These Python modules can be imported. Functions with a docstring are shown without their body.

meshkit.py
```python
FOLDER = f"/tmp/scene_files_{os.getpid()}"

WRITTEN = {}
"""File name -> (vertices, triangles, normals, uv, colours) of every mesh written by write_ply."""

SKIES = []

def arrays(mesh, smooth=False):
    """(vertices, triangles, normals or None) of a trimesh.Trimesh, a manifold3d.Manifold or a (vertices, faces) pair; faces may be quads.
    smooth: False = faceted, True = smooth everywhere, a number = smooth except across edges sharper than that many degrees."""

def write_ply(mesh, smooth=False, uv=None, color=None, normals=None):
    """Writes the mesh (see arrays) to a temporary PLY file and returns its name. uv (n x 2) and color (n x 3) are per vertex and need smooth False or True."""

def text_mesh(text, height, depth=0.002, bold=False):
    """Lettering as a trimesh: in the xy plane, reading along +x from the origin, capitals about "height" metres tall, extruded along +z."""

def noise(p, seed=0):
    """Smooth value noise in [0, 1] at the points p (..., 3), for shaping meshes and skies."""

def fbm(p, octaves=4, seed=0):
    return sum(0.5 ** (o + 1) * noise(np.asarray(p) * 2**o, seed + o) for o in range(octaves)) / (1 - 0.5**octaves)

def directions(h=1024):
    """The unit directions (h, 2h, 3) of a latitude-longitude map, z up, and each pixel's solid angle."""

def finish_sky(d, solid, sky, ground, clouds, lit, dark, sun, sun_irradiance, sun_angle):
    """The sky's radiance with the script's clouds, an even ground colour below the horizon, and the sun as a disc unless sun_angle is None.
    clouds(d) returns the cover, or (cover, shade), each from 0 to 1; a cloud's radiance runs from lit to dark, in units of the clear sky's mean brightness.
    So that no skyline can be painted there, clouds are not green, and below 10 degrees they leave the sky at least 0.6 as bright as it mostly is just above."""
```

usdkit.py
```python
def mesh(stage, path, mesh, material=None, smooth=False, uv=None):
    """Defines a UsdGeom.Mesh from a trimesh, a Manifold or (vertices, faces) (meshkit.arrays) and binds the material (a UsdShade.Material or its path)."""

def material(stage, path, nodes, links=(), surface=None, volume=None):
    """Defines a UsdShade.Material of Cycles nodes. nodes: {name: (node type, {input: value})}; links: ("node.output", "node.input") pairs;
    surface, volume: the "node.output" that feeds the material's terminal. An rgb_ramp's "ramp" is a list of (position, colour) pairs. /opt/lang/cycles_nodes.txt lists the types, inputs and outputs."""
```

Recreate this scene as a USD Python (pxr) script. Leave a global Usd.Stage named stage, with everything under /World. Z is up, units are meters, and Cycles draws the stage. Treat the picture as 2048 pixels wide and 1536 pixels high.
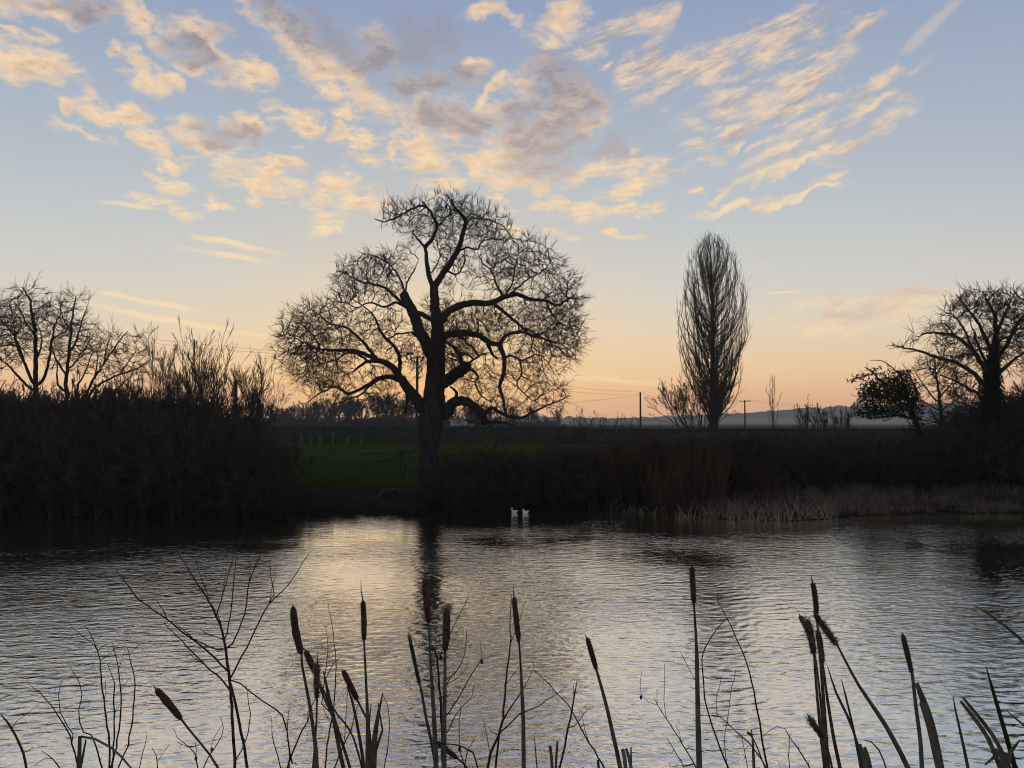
import math, random, numpy as np, trimesh, usdkit, meshkit
from scipy.spatial import cKDTree
from pxr import Usd, UsdGeom, UsdLux, UsdShade, Gf, Sdf, Vt

stage = Usd.Stage.CreateInMemory()
UsdGeom.SetStageUpAxis(stage, 'Z'); UsdGeom.SetStageMetersPerUnit(stage, 1.0)
UsdGeom.Xform.Define(stage, '/World'); UsdGeom.Scope.Define(stage, '/World/Looks')

# ------------------------------------------------------------------ camera
APERTURE, FOCAL_PX, PITCH, EYE = 36.0, 1577.0, 2.8, 4.0
cam = UsdGeom.Camera.Define(stage, '/World/camera')
cam.CreateHorizontalApertureAttr(APERTURE); cam.CreateFocalLengthAttr(APERTURE * FOCAL_PX / 2048)
cam.CreateClippingRangeAttr(Gf.Vec2f(0.05, 50000)); cam.CreateExposureAttr(1.0)
cam.AddTranslateOp().Set((0, 0, EYE)); cam.AddRotateXOp().Set(90 + PITCH)
SP, CP = math.sin(math.radians(PITCH)), math.cos(math.radians(PITCH))

def ray(px, py):
    """Direction through a pixel of the 2048 x 1536 photograph."""
    x, z = (px - 1024) / FOCAL_PX, (768 - py) / FOCAL_PX
    return np.array([x, CP - z * SP, SP + z * CP])

def at(px, py, Y):
    """The point at depth Y metres seen at a pixel."""
    d = ray(px, py)
    return np.array([0, 0, EYE]) + d * (Y / d[1])

def mpp(Y):
    return Y / FOCAL_PX

# ------------------------------------------------------------------ sky with clouds, low sun
SUN_EL, SUN_AZ = math.radians(0.4), math.atan2(*(ray(850, 830)[:2]))
SUN = np.array([math.sin(SUN_AZ) * math.cos(SUN_EL), math.cos(SUN_AZ) * math.cos(SUN_EL), math.sin(SUN_EL)])

def lin(*c):
    c = np.array(c, float) / 255
    return tuple(np.where(c <= .04045, c / 12.92, ((c + .055) / 1.055) ** 2.4))

PUFFY = [(60,12,80,34,0),(160,15,58,26,0),(265,34,50,28,25),(35,62,66,12,22),(90,76,32,10,35),(60,128,92,42,10),(230,100,14,22,20),(285,142,52,27,35),
  (330,158,30,26,30),(420,105,100,46,15),(505,145,50,30,20),(560,38,130,38,32),(630,110,80,50,45),(715,172,80,30,38),(190,215,44,24,15),(262,232,38,22,10),
  (130,206,14,16,0),(172,263,56,13,12),(300,280,48,26,30),(335,315,36,16,15),(410,285,76,36,15),(500,256,50,30,10),(580,230,62,20,14),(590,291,20,10,0),
  (525,365,82,36,5),(545,330,52,18,5),(655,375,60,30,-25),(725,402,90,26,8),(330,410,64,17,5),(345,372,42,20,10),(310,350,24,10,0),(435,412,26,9,0),(650,441,40,22,-15),
  (860,236,135,46,4),(985,176,44,13,-32),(1040,158,40,13,-12),(750,105,52,44,10),(840,165,115,24,-10),(960,132,40,22,-8),(1040,275,105,66,12),(1110,210,100,60,20),
  (685,272,24,18,40),(730,278,26,16,0),(742,320,48,16,3),(783,302,13,20,0),(860,308,62,30,10),(938,332,50,22,18),(1050,356,100,30,3),(1200,338,100,20,-5),
  (1265,372,66,20,-12),(882,366,48,20,0),(1140,416,70,18,8),(1252,422,70,15,-8),(1005,413,26,8,0),(1120,467,40,11,3),(1242,471,40,8,2),(1020,458,36,10,5),(1190,247,40,15,5),(1205,131,17,8,0),
  (1000,28,72,20,-5),(1115,46,66,36,-25),(620,240,30,18,0),(690,235,26,14,0)]
STREAK = [(1210,75,85,20,-20),(1312,50,48,26,-30),(1290,120,66,30,-40),(1385,135,85,46,-18),(1300,195,50,20,-20),(1560,72,115,36,-12),(1660,95,110,18,-20),(1615,152,95,28,-15),(1510,142,50,10,-5),
  (1450,212,95,28,-8),(1560,212,75,26,-3),(1640,245,125,26,-25),(1735,180,80,18,-27),(1740,220,70,16,-12),(1730,275,95,15,-25),(1610,275,70,14,-28),(1680,265,80,14,-25),(1480,264,50,15,-5),(1390,289,28,16,0),(1422,316,34,11,-5),
  (1370,336,18,10,-20),(1512,303,28,8,-30),(1460,300,36,8,-25),(1530,336,52,20,-15),(1475,377,50,10,-22),(1605,328,30,7,-8),(1660,345,40,10,-20),(1640,377,60,7,-12),(1390,391,24,8,0),(1490,411,95,10,-10),(1660,300,28,7,0),
  (1320,340,60,14,-25),(1250,310,50,12,-20),(1700,628,135,26,-9),(1600,642,105,13,-5),(1815,612,110,24,-8),(1650,600,70,10,-6)]
THIN = [(1880,36,85,15,-38),(1830,140,40,10,-30),(470,488,90,8,8),(460,512,90,7,5),(310,604,120,6,8),(362,644,215,7,8.6),(360,646,190,5,8.6),(1570,585,36,4,0),(1200,758,160,7,6),(250,410,70,6,3)]

GREY = [(560,30,120,34,32),(690,95,110,34,40),(760,105,50,40,10),(850,165,125,26,-10),(850,85,80,60,0),(1085,275,90,80,20),(1130,190,90,60,30),(930,240,60,30,5),(870,235,50,30,0),(470,270,70,26,0),(400,110,60,24,15),(160,15,60,24,0),(1215,300,60,16,-20),(1760,612,120,20,-9)]

def sky_material():
    N, L = {}, []
    def node(kind, ins=None, **links):
        name = f'n{len(N)}'
        N[name] = (kind, ins or {})
        for k, v in links.items():
            L.append((v, f'{name}.{k}'))
        return name
    def math_(op, a, b=None, c=None, clamp=False):
        ins, links = {'math_type': op}, {}
        if clamp: ins['use_clamp'] = True
        for i, v in enumerate((a, b, c)):
            if v is None: continue
            if isinstance(v, str): links[f'value{i+1}'] = v
            else: ins[f'value{i+1}'] = v
        return node('math', ins, **links) + '.value'
    def smooth(v, lo, hi, t0=0., t1=1.):
        return node('map_range', {'range_type': 'smoothstep', 'from_min': lo, 'from_max': hi, 'to_min': t0, 'to_max': t1, 'clamp': True}, value=v) + '.result'
    def mixc(fac, a, b, kind='mix'):
        ins, links = {'mix_type': kind}, {}
        for k, v in (('fac', fac), ('color1', a), ('color2', b)):
            if isinstance(v, str): links[k] = v
            else: ins[k] = v
        return node('mix', ins, **links) + '.color'
    tc = node('texture_coordinate') + '.generated'
    sep = node('separate_xyz', vector=tc)
    x, y, z = sep + '.x', sep + '.y', sep + '.z'
    el = math_('arcsine', z)
    az = math_('arctan2', x, y)
    # clear sky: the physical sky of a sun one degree up, evened out and joined to the dusk colours by height
    sky = node('sky_texture', {'sky_type': 'single_scattering', 'sun_disc': False, 'sun_elevation': SUN_EL, 'sun_rotation': SUN_AZ, 'ozone_density': 2.0, 'aerosol_density': 0.6}) + '.color'
    sky = node('gamma', {'gamma': 0.5}, color=sky) + '.color'
    h = math_('divide', math_('maximum', el, 0.), math.radians(90))
    R = lambda e: e / 90
    ramp = [(R(0), lin(226,160,124)), (R(1.6), lin(240,178,124)), (R(3.6), lin(241,201,152)), (R(6.5), lin(228,210,182)), (R(9.5), lin(212,207,196)), (R(14), lin(191,197,198)), (R(19.5), lin(170,182,195)), (R(24), lin(154,169,190)), (R(29), lin(138,155,186)), (R(50), lin(126,141,170)), (1, lin(122,134,160))]
    warm = node('rgb_ramp', {'ramp': ramp}, fac=h) + '.color'
    ramp2 = [(R(0), lin(196,162,148)), (R(4), lin(200,182,168)), (R(9), lin(186,186,188)), (R(16), lin(150,164,190)), (R(29), lin(136,153,184)), (R(50), lin(126,141,170)), (1, lin(122,134,160))]
    cool = node('rgb_ramp', {'ramp': ramp2}, fac=h) + '.color'
    hl = math_('maximum', math_('sqrt', math_('subtract', 1., math_('multiply', z, z))), 1e-4)
    cosd = math_('divide', math_('add', math_('multiply', x, float(math.sin(SUN_AZ))), math_('multiply', y, float(math.cos(SUN_AZ)))), hl)
    base = mixc(smooth(cosd, .3, .985), cool, warm)
    dotv = math_('add', math_('add', math_('multiply', x, float(SUN[0])), math_('multiply', y, float(SUN[1]))), math_('multiply', z, float(SUN[2])))
    glow = math_('power', math_('maximum', dotv, 0.), 40.)
    base = mixc(math_('multiply', glow, .5), base, lin(255, 205, 118))
    base = mixc(math_('multiply', math_('power', math_('maximum', dotv, 0.), 500.), .55), base, lin(255, 176, 84))
    base = mixc(.06, base, sky)
    # clouds
    warp = node('noise_texture', {'scale': 26., 'detail': 3.}, vector=tc) + '.color'
    ae = node('combine_xyz', {'z': 1.}, x=az, y=el) + '.vector'
    wv = node('vector_math', {'math_type': 'subtract', 'vector2': (.5, .5, .5)}, vector1=warp) + '.vector'
    wv = node('vector_math', {'math_type': 'scale', 'scale': .05}, vector1=wv) + '.vector'
    aew = node('vector_math', {'math_type': 'add'}, vector1=ae, vector2=wv) + '.vector'
    aes = node('vector_math', {'math_type': 'scale', 'scale': .16}, vector1=wv) + '.vector'
    aes = node('vector_math', {'math_type': 'add'}, vector1=ae, vector2=aes) + '.vector'
    ss_ = node('separate_xyz', vector=aes)
    aes = node('combine_xyz', {'z': 1.}, x=ss_ + '.x', y=ss_ + '.y') + '.vector'
    sw = node('separate_xyz', vector=aew)
    aew = node('combine_xyz', {'z': 1.}, x=sw + '.x', y=sw + '.y') + '.vector'
    def union(blobs, grow=1.25, vec=None):
        m = None
        for cx, cy, rx, ry, ang in blobs:
            d = ray(cx, cy); d /= np.linalg.norm(d)
            a0, e0 = math.atan2(d[0], d[1]), math.asin(d[2])
            k = grow / FOCAL_PX / math.sqrt(1 + ((cx-1024)**2 + (cy-768)**2) / FOCAL_PX**2)
            c, t = math.cos(math.radians(-ang)), math.sin(math.radians(-ang))
            ce = math.cos(e0)
            u = (c * ce / (rx * k), t / (rx * k)); v = (-t * ce / (ry * k), c / (ry * k))
            u1 = node('vector_math', {'math_type': 'dot_product', 'vector2': (*u, -(u[0] * a0 + u[1] * e0))}, vector1=vec or aew) + '.value'
            v1 = node('vector_math', {'math_type': 'dot_product', 'vector2': (*v, -(v[0] * a0 + v[1] * e0))}, vector1=vec or aew) + '.value'
            g = math_('multiply_add', v1, v1, math_('multiply', u1, u1))
            m = g if m is None else math_('minimum', m, g)
        return math_('subtract', 1., math_('sqrt', m), clamp=True)
    # the plane the clouds hang in
    zz = math_('add', math_('maximum', z, 0.), .12)
    px_, py_ = math_('divide', x, zz), math_('divide', y, zz)
    pl = node('combine_xyz', {}, x=px_, y=py_) + '.vector'
    off = node('vector_math', {'math_type': 'add', 'vector2': (0., .045, 0.)}, vector1=pl) + '.vector'
    def fbm(v, scale, detail=7., rough=.58, dist=.0):
        return node('noise_texture', {'dimensions': '2D', 'scale': scale, 'detail': detail, 'roughness': rough, 'distortion': dist}, vector=v) + '.fac'
    f1, f2 = fbm(pl, 9., 10., .72, .1), fbm(off, 9., 5., .7, .1)
    st = node('mapping', {'mapping_type': 'point', 'rotation': (0, 0, math.radians(-15)), 'scale': (1., 1., 1.)}, vector=ae) + '.vector'
    st = node('mapping', {'mapping_type': 'point', 'scale': (9., 38., 1.)}, vector=st) + '.vector'
    fs = fbm(st, 1.5, 9., .70, .15)
    sq = node('mapping', {'mapping_type': 'point', 'scale': (16., 30., 1.)}, vector=ae) + '.vector'
    fq = fbm(sq, 1., 8., .68, .1)
    th = node('mapping', {'mapping_type': 'point', 'scale': (2.5, 5., 1.)}, vector=pl) + '.vector'
    ft = fbm(th, 1.6, 6., .6)
    lit = mixc(smooth(el, math.radians(8), math.radians(27)), lin(255, 226, 178), lin(244, 212, 176))
    grey = mixc(smooth(el, math.radians(10), math.radians(27)), lin(212, 186, 172), lin(152, 148, 156))
    relief = math_('multiply', math_('subtract', f1, f2), 2.0)
    # elsewhere in the sky: the same broken cloud sheet, thinning out towards the horizon
    fwide = smooth(fbm(pl, 1.1, 3.), .5, .72)
    inview = math_('multiply', smooth(math_('absolute', az), .62, .8, 1., 0.), smooth(el, .52, .66, 1., 0.))
    wide = math_('multiply', math_('multiply', fwide, math_('subtract', 1., inview)), smooth(el, .05, .3))
    def clouded(lists, with_wide):
        P, S, T, G = lists
        out = base
        mp = math_('multiply', wide, .7) if with_wide else None
        if P:
            mp = math_('maximum', mp, union(P, 1.5)) if mp else union(P, 1.5)
        mg = union(G, 1.5) if G else None
        if T:
            mt = union(T, 1.4, aes)
            dt = smooth(math_('add', math_('multiply', math_('subtract', ft, .5), 1.4), mt), .12, .75, 0., .85)
            out = mixc(math_('multiply', dt, math_('multiply', smooth(mt, .0, .3), smooth(el, math.radians(12), math.radians(22), 1., .4))), out, mixc(.85, base, lit))
        if G:
            dg = smooth(math_('add', math_('multiply', math_('subtract', f1, .5), 2.0), mg), .1, .85)
            out = mixc(math_('multiply', dg, .6), out, grey)
        if S:
            ms = union(S, 1.5)
            ds = smooth(math_('add', math_('add', math_('multiply', math_('subtract', fs, .5), 1.9), math_('multiply', math_('subtract', fq, .5), 1.9)), ms), -.05, 1.15, 0., .85)
            out = mixc(math_('multiply', ds, math_('multiply', smooth(ms, .02, .25), smooth(el, math.radians(9), math.radians(13), .62, 1.))), out, mixc(smooth(fs, .3, .6), grey, lit))
        if mp:
            dp = smooth(math_('add', math_('multiply', math_('subtract', f1, .5), 2.9), mp), .05, .95)
            dp = math_('multiply', dp, smooth(mp, .02, .25))
            core = math_('multiply', smooth(mp, .35, .95), .16)
            if G:
                core = math_('add', core, math_('multiply', smooth(mg, .05, .6), .75))
            core = math_('add', core, relief, clamp=True)
            out = mixc(dp, out, mixc(core, lit, grey))
        out = mixc(1., out, (SKY_GAIN,) * 3, 'multiply')
        return node('background_shader', {'strength': 0.1}, color=out) + '.background'
    def angles(cx, cy):
        d = ray(cx, cy); d /= np.linalg.norm(d)
        return math.atan2(d[0], d[1]), math.asin(d[2])
    LOW = math.radians(11.5)
    def chosen(a0, a1, low):
        out = []
        for blobs, grow in ((PUFFY, 1.5), (STREAK, 1.5), (THIN, 1.4), (GREY, 1.5)):
            keep = []
            for bl in blobs:
                a, e = angles(*bl[:2]); r = math.hypot(bl[2], bl[3]) * grow / 1500 + .04
                rv = math.hypot(bl[2] * math.sin(math.radians(bl[4])), bl[3] * math.cos(math.radians(bl[4]))) * grow / 1500 + .035
                if a + r > a0 and a - r < a1 and (e - rv < LOW if low else e + rv > LOW):
                    keep.append(bl)
            out.append(keep)
        return out
    def choose(fac, c1, c2):
        return node('mix_closure', {}, fac=fac, closure1=c1, closure2=c2) + '.closure'
    edges = [-.72, -.45, -.28, -.13, -.01, .1, .23, .37, .72]
    tree = clouded(chosen(edges[-2], edges[-1], False), True)
    for a0, a1 in list(zip(edges, edges[1:]))[-2::-1]:
        tree = choose(math_('less_than', az, a1), tree, clouded(chosen(a0, a1, False), True))
    tree = choose(math_('less_than', el, LOW), tree, clouded(chosen(-.72, .72, True), False))
    outside = math_('maximum', math_('greater_than', math_('absolute', az), .72), math_('greater_than', el, .62))
    tree = choose(outside, tree, clouded(([], [], [], []), True))
    tree = choose(math_('less_than', el, -.03), tree, clouded(([], [], [], []), False))
    return usdkit.material(stage, '/World/Looks/dusk_sky', N, L, surface=tree)

SKY_GAIN = 5.0
dome = UsdLux.DomeLight.Define(stage, '/World/sky')
UsdShade.MaterialBindingAPI.Apply(dome.GetPrim()).Bind(sky_material())
dome.GetPrim().SetCustomDataByKey('kind', 'structure')
sun = UsdLux.DistantLight.Define(stage, '/World/sun')
sun.CreateNormalizeAttr(True); sun.CreateIntensityAttr(0.12); sun.CreateAngleAttr(0.6); sun.CreateColorAttr(Gf.Vec3f(1, .62, .34))
sun.AddRotateZOp().Set(-math.degrees(SUN_AZ)); sun.AddRotateXOp().Set(-(90 - math.degrees(SUN_EL)))
# ------------------------------------------------------------------ helpers
RNG = np.random.default_rng(7)
_taken = {}

def free(path):
    n = _taken.get(path, -1) + 1
    _taken[path] = n
    return path if n == 0 else f'{path}_{n:03d}'

def props(prim, label=None, cat=None, group=None, kind=None):
    for k, v in (('label', label), ('category', cat), ('group', group), ('kind', kind)):
        if v: prim.SetCustomDataByKey(k, v)
    return prim

def thing(name, label, cat, loc, group=None, kind=None):
    x = UsdGeom.Xform.Define(stage, free('/World/' + name)); x.AddTranslateOp().Set(Gf.Vec3d(*map(float, loc)))
    x.loc = np.array(loc, float)
    props(x.GetPrim(), label, cat, group, kind)
    return x

def part(parent, name, mesh, mat, smooth=False, label=None, kind=None):
    """One mesh, given in world coordinates, as a child of a thing (or a sub-part of a part at the same origin)."""
    v, f = mesh if isinstance(mesh, tuple) else (np.asarray(mesh.vertices), np.asarray(mesh.faces))
    path = free(f'{parent.GetPath()}/{name}')
    loc = getattr(parent, 'loc', np.zeros(3))
    m = usdkit.mesh(stage, path, (np.asarray(v) - loc, f), MAT[mat], smooth)
    props(m.GetPrim(), label, kind=kind)
    m.loc = loc
    return m

def top(name, mesh, mat, label=None, cat=None, group=None, kind=None, smooth=False):
    v, f = mesh if isinstance(mesh, tuple) else (np.asarray(mesh.vertices), np.asarray(mesh.faces))
    m = usdkit.mesh(stage, free('/World/' + name), (v, f), MAT[mat], smooth)
    props(m.GetPrim(), label, cat, group, kind)
    return m

def join(meshes):
    V, F, n = [], [], 0
    for v, f in meshes:
        V.append(v); F.append(np.asarray(f) + n); n += len(v)
    return (np.vstack(V), np.vstack(F)) if V else (np.zeros((0, 3)), np.zeros((0, 3), int))

def tube(p, r, sides=4, cap=False, twist=0., rough=0.):
    """A tapered round strand along the points p with radii r."""
    p = np.asarray(p, float); r = np.broadcast_to(np.asarray(r, float), (len(p),))
    t = np.empty_like(p); t[1:-1] = p[2:] - p[:-2]; t[0] = p[1] - p[0]; t[-1] = p[-1] - p[-2]
    t /= np.linalg.norm(t, axis=1, keepdims=True) + 1e-12
    ref = np.array([.31, .95, .05]) if abs(t[:, 1]).mean() < .8 else np.array([1., .1, .1])
    a = np.cross(t, ref); a /= np.linalg.norm(a, axis=1, keepdims=True) + 1e-12
    b = np.cross(t, a)
    ang = np.arange(sides) * 2 * np.pi / sides + twist
    rr = r[:, None] * np.ones(sides)
    if rough:
        q = np.stack(np.broadcast_arrays(np.cumsum(np.r_[0, np.linalg.norm(np.diff(p, axis=0), axis=1)])[:, None] * 1.6 / max(r.max(), .02) * .25, 1.3 * np.cos(ang)[None], 1.3 * np.sin(ang)[None]), -1)
        rr = rr * (1 + rough * (meshkit.fbm(q + 11.7 * p[0, 0], 3) - .5) * 2)
    v = p[:, None] + rr[:, :, None] * (np.cos(ang)[None, :, None] * a[:, None] + np.sin(ang)[None, :, None] * b[:, None])
    n = len(p)
    i, j = np.meshgrid(np.arange(n - 1), np.arange(sides), indexing='ij')
    q00, q01 = i * sides + j, i * sides + (j + 1) % sides
    f = np.vstack([np.stack([q00, q00 + sides, q01 + sides], -1).reshape(-1, 3), np.stack([q00, q01 + sides, q01], -1).reshape(-1, 3)])
    v = v.reshape(-1, 3)
    if cap:
        v = np.vstack([v, p[-1] + t[-1] * r[-1] * .5, p[0]])
        k = np.arange(sides); k2 = (k + 1) % sides; o = (n - 1) * sides
        f = np.vstack([f, np.stack([o + k, np.full(sides, len(v) - 2), o + k2], -1), np.stack([k2, np.full(sides, len(v) - 1), k], -1)])
    return v, f

def spline(p, step):
    """Points every ~step along a Catmull-Rom curve through p (any number of columns; the first three are the place)."""
    p = np.asarray(p, float)
    if len(p) == 2:
        n = max(2, int(np.linalg.norm(p[1, :3] - p[0, :3]) / step) + 1)
        return p[0] + (p[1] - p[0]) * np.linspace(0, 1, n)[:, None]
    q = np.vstack([2 * p[0] - p[1], p, 2 * p[-1] - p[-2]])
    out = []
    for i in range(len(p) - 1):
        a, b, c, d = q[i:i + 4]
        n = max(1, int(round(np.linalg.norm((c - b)[:3]) / step)))
        t = (np.arange(n) / n)[:, None]
        out.append(.5 * (2 * b + (c - a) * t + (2 * a - 5 * b + 4 * c - d) * t ** 2 + (3 * b - a - 3 * c + d) * t ** 3))
    out.append(p[-1:])
    return np.vstack(out)

def unit(v):
    return v / (np.linalg.norm(v, axis=-1, keepdims=True) + 1e-12)

def leaves(centres, size, rng, per=1, spread=0.):
    """Small bent leaf faces (two triangles) at random angles."""
    c = np.repeat(np.asarray(centres, float), per, axis=0)
    c = c + rng.normal(0, 1, c.shape) * spread
    n = len(c)
    a = unit(rng.normal(0, 1, (n, 3))); b = unit(np.cross(a, rng.normal(0, 1, (n, 3))))
    s = size * rng.uniform(.6, 1.3, (n, 1))
    v = np.stack([c - a * s, c + b * s * .45, c + a * s, c - b * s * .45 + np.cross(a, b) * s * .2], 1).reshape(-1, 3)
    k = np.arange(n)[:, None] * 4
    return v, np.vstack([k + [0, 1, 2], k + [0, 2, 3]])

# ------------------------------------------------------------------ bare trees
def colonise(pos, par, pts, reach, kill, step, rng, wander=.25, lift=0., iters=140):
    """Grows branches from the nodes towards the points until each is reached."""
    pos, par, pts = list(pos), list(par), np.asarray(pts)
    for _ in range(iters):
        if not len(pts): break
        P = np.asarray(pos)
        d, near = cKDTree(P).query(pts, distance_upper_bound=reach)
        ok = np.isfinite(d)
        if not ok.any(): break
        acc = np.zeros_like(P)
        np.add.at(acc, near[ok], unit(pts[ok] - P[near[ok]]))
        grow = np.unique(near[ok])
        dirs = unit(unit(acc[grow]) + rng.normal(0, wander, (len(grow), 3)) + [0, 0, lift])
        new = P[grow] + dirs * step * rng.uniform(.8, 1.2, (len(grow), 1))
        far = cKDTree(P).query(new)[0] > step * .35
        new, grow = new[far], grow[far]
        if not len(new): break
        pos.extend(new); par.extend(grow.tolist())
        hit = cKDTree(new).query(pts)[0] < kill
        pts = pts[~hit]
    return np.asarray(pos), np.asarray(par)

def strands(pos, par, rad, owner, start):
    """Cuts the node tree into strands: (owner, points, radii)."""
    kids = [[] for _ in range(len(pos))]
    for i in range(start, len(pos)):
        if par[i] >= 0: kids[par[i]].append(i)
    out, heads = [], [(i, par[i]) for i in range(start, len(pos)) if par[i] < start]
    while heads:
        i, p0 = heads.pop()
        chain = [i]
        while kids[chain[-1]]:
            ks = sorted(kids[chain[-1]], key=lambda k: -rad[k])
            heads += [(k, chain[-1]) for k in ks[1:]]
            chain.append(ks[0])
        pp = pos[chain]; rr = rad[chain]
        if p0 >= 0:
            pp = np.vstack([pos[p0], pp]); rr = np.r_[rr[0] * 1.05, rr]
        out.append((owner[i], pp, rr))
    return out

def bare_tree(name, label, limbs, Y, cloud, step=.17, reach=1.3, kill=.28, tip=.009, power=2.35, wander=.28, lift=.03, twig=.42, twigs=3, seed=1, mat='bark', twig_mat='twig', base=None, zoom=None, min_limb=.016, iters=140, trunk_rough=.16, group=None, coarse=.10, smooth_it=3, feather=1.2):
    """limbs: each a list of (px, py, width in px[, depth offset]) in photograph pixels; the first one is the trunk.
    cloud: the points its twigs reach for."""
    rng = np.random.default_rng(seed)
    P, A, R, O = [], [], [], []
    skel = []
    for k, limb in enumerate(limbs):
        pts = np.array([[*at(px, py, Y + dy), w * mpp(Y) / 2] for px, py, w, dy in limb])
        s = spline(pts, step)
        s[1:-1, :3] += rng.normal(0, step * .10, (len(s) - 2, 3))
        if k: 
            q = np.asarray(P); j = int(np.argmin(np.linalg.norm(q - s[0, :3], axis=1)))
            s[0, :3] = P[j]
        for i, row in enumerate(s):
            A.append(len(P) - 1 if i else (-1 if k == 0 else j)); P.append(row[:3]); R.append(row[3]); O.append(k)
        skel.append((s[:, :3], s[:, 3]))
    n0 = len(P)
    pos, par = colonise(P, A, cloud[rng.random(len(cloud)) < coarse], reach * 2.2, kill * 2.6, step, rng, wander * .8, lift, iters)
    pos, par = colonise(pos, par, cloud, reach, kill, step, rng, wander, lift, iters)
    if smooth_it:
        for _ in range(smooth_it):
            ch = np.full(len(pos), -1); ch[par[n0:]] = np.arange(n0, len(pos))
            k = np.arange(n0, len(pos)); k = k[ch[k] >= 0]
            pos[k] = .5 * pos[k] + .25 * (pos[par[k]] + pos[ch[k]])
    owner = list(O)
    for i in range(n0, len(pos)): owner.append(owner[par[i]])
    pw = np.zeros(len(pos)); rad = np.zeros(len(pos))
    for i in range(len(pos) - 1, n0 - 1, -1):
        rad[i] = max(tip, pw[i] ** (1 / power)) if pw[i] else tip
        pw[par[i]] += rad[i] ** power
    rad = np.minimum(rad, .13)
    loc = pos[0] if base is None else base
    t = thing(name, label, 'tree', loc, group)
    byk = {}
    fine = []
    for k, pp, rr in strands(pos, par, rad, owner, n0):
        big = rr >= min_limb
        m = int(big.sum())
        if m > 2:
            byk.setdefault(k, []).append(tube(pp[:m + 1], rr[:m + 1], 5))
            if len(pp) - m > 1: fine.append((pp[m:], rr[m:]))
        else:
            fine.append((pp, rr))
    for k, (pp, rr) in enumerate(skel):
        main = tube(pp, rr, 14 if k == 0 else 8, cap=True, rough=trunk_rough)
        part(t, 'trunk' if k == 0 else 'limb', join([main] + byk.get(k, [])), mat, smooth=50)
    tw = [tube(pp, rr, 3) for pp, rr in fine]
    # end twigs, and spurs along the thin strands
    have = np.zeros(len(pos), bool); have[par[par >= 0]] = True
    ends = np.where(~have)[0]; ends = ends[ends >= n0]
    thin = np.where((rad < .02) & (np.arange(len(pos)) >= n0))[0]
    src = np.concatenate([np.repeat(ends, twigs), thin[rng.random(len(thin)) < .8]])
    d0 = unit(pos[src] - pos[par[src]])
    d1 = unit(d0 + rng.normal(0, .36, d0.shape) + [0, 0, .12])
    d2 = unit(d1 + rng.normal(0, .26, d0.shape) + [0, 0, .18])
    L = twig * rng.uniform(.4, 1.15, (len(src), 1))
    p0 = pos[src]; p1 = p0 + d1 * L * .5; p2 = p1 + d2 * L * .5
    tw.append(many3(np.stack([p0, p1, p2], 1), np.array([tip * .95, tip * .8, tip * .45])))
    # long straight shoots feathering the crown's edge
    mid = np.median(pos[n0:], axis=0); far_ = np.linalg.norm(pos[ends] - mid, axis=1)
    rim = ends[rng.random(len(ends)) < np.clip((far_ / np.percentile(far_, 92)) ** 3, .1, .9)]
    o = unit(pos[rim] - mid); d0 = unit(pos[rim] - pos[par[rim]])
    d1 = unit(d0 * .6 + o * .7 + rng.normal(0, .28, o.shape) + [0, 0, .15]); d2 = unit(d1 + rng.normal(0, .22, o.shape) + [0, 0, .12])
    L = feather * twig * rng.uniform(.4, 1.5, (len(rim), 1))
    p0 = pos[rim]; p1 = p0 + d1 * L * .5; p2 = p1 + d2 * L * .5
    tw.append(many3(np.stack([p0, p1, p2], 1), np.array([tip, tip * .75, tip * .35])))
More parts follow.
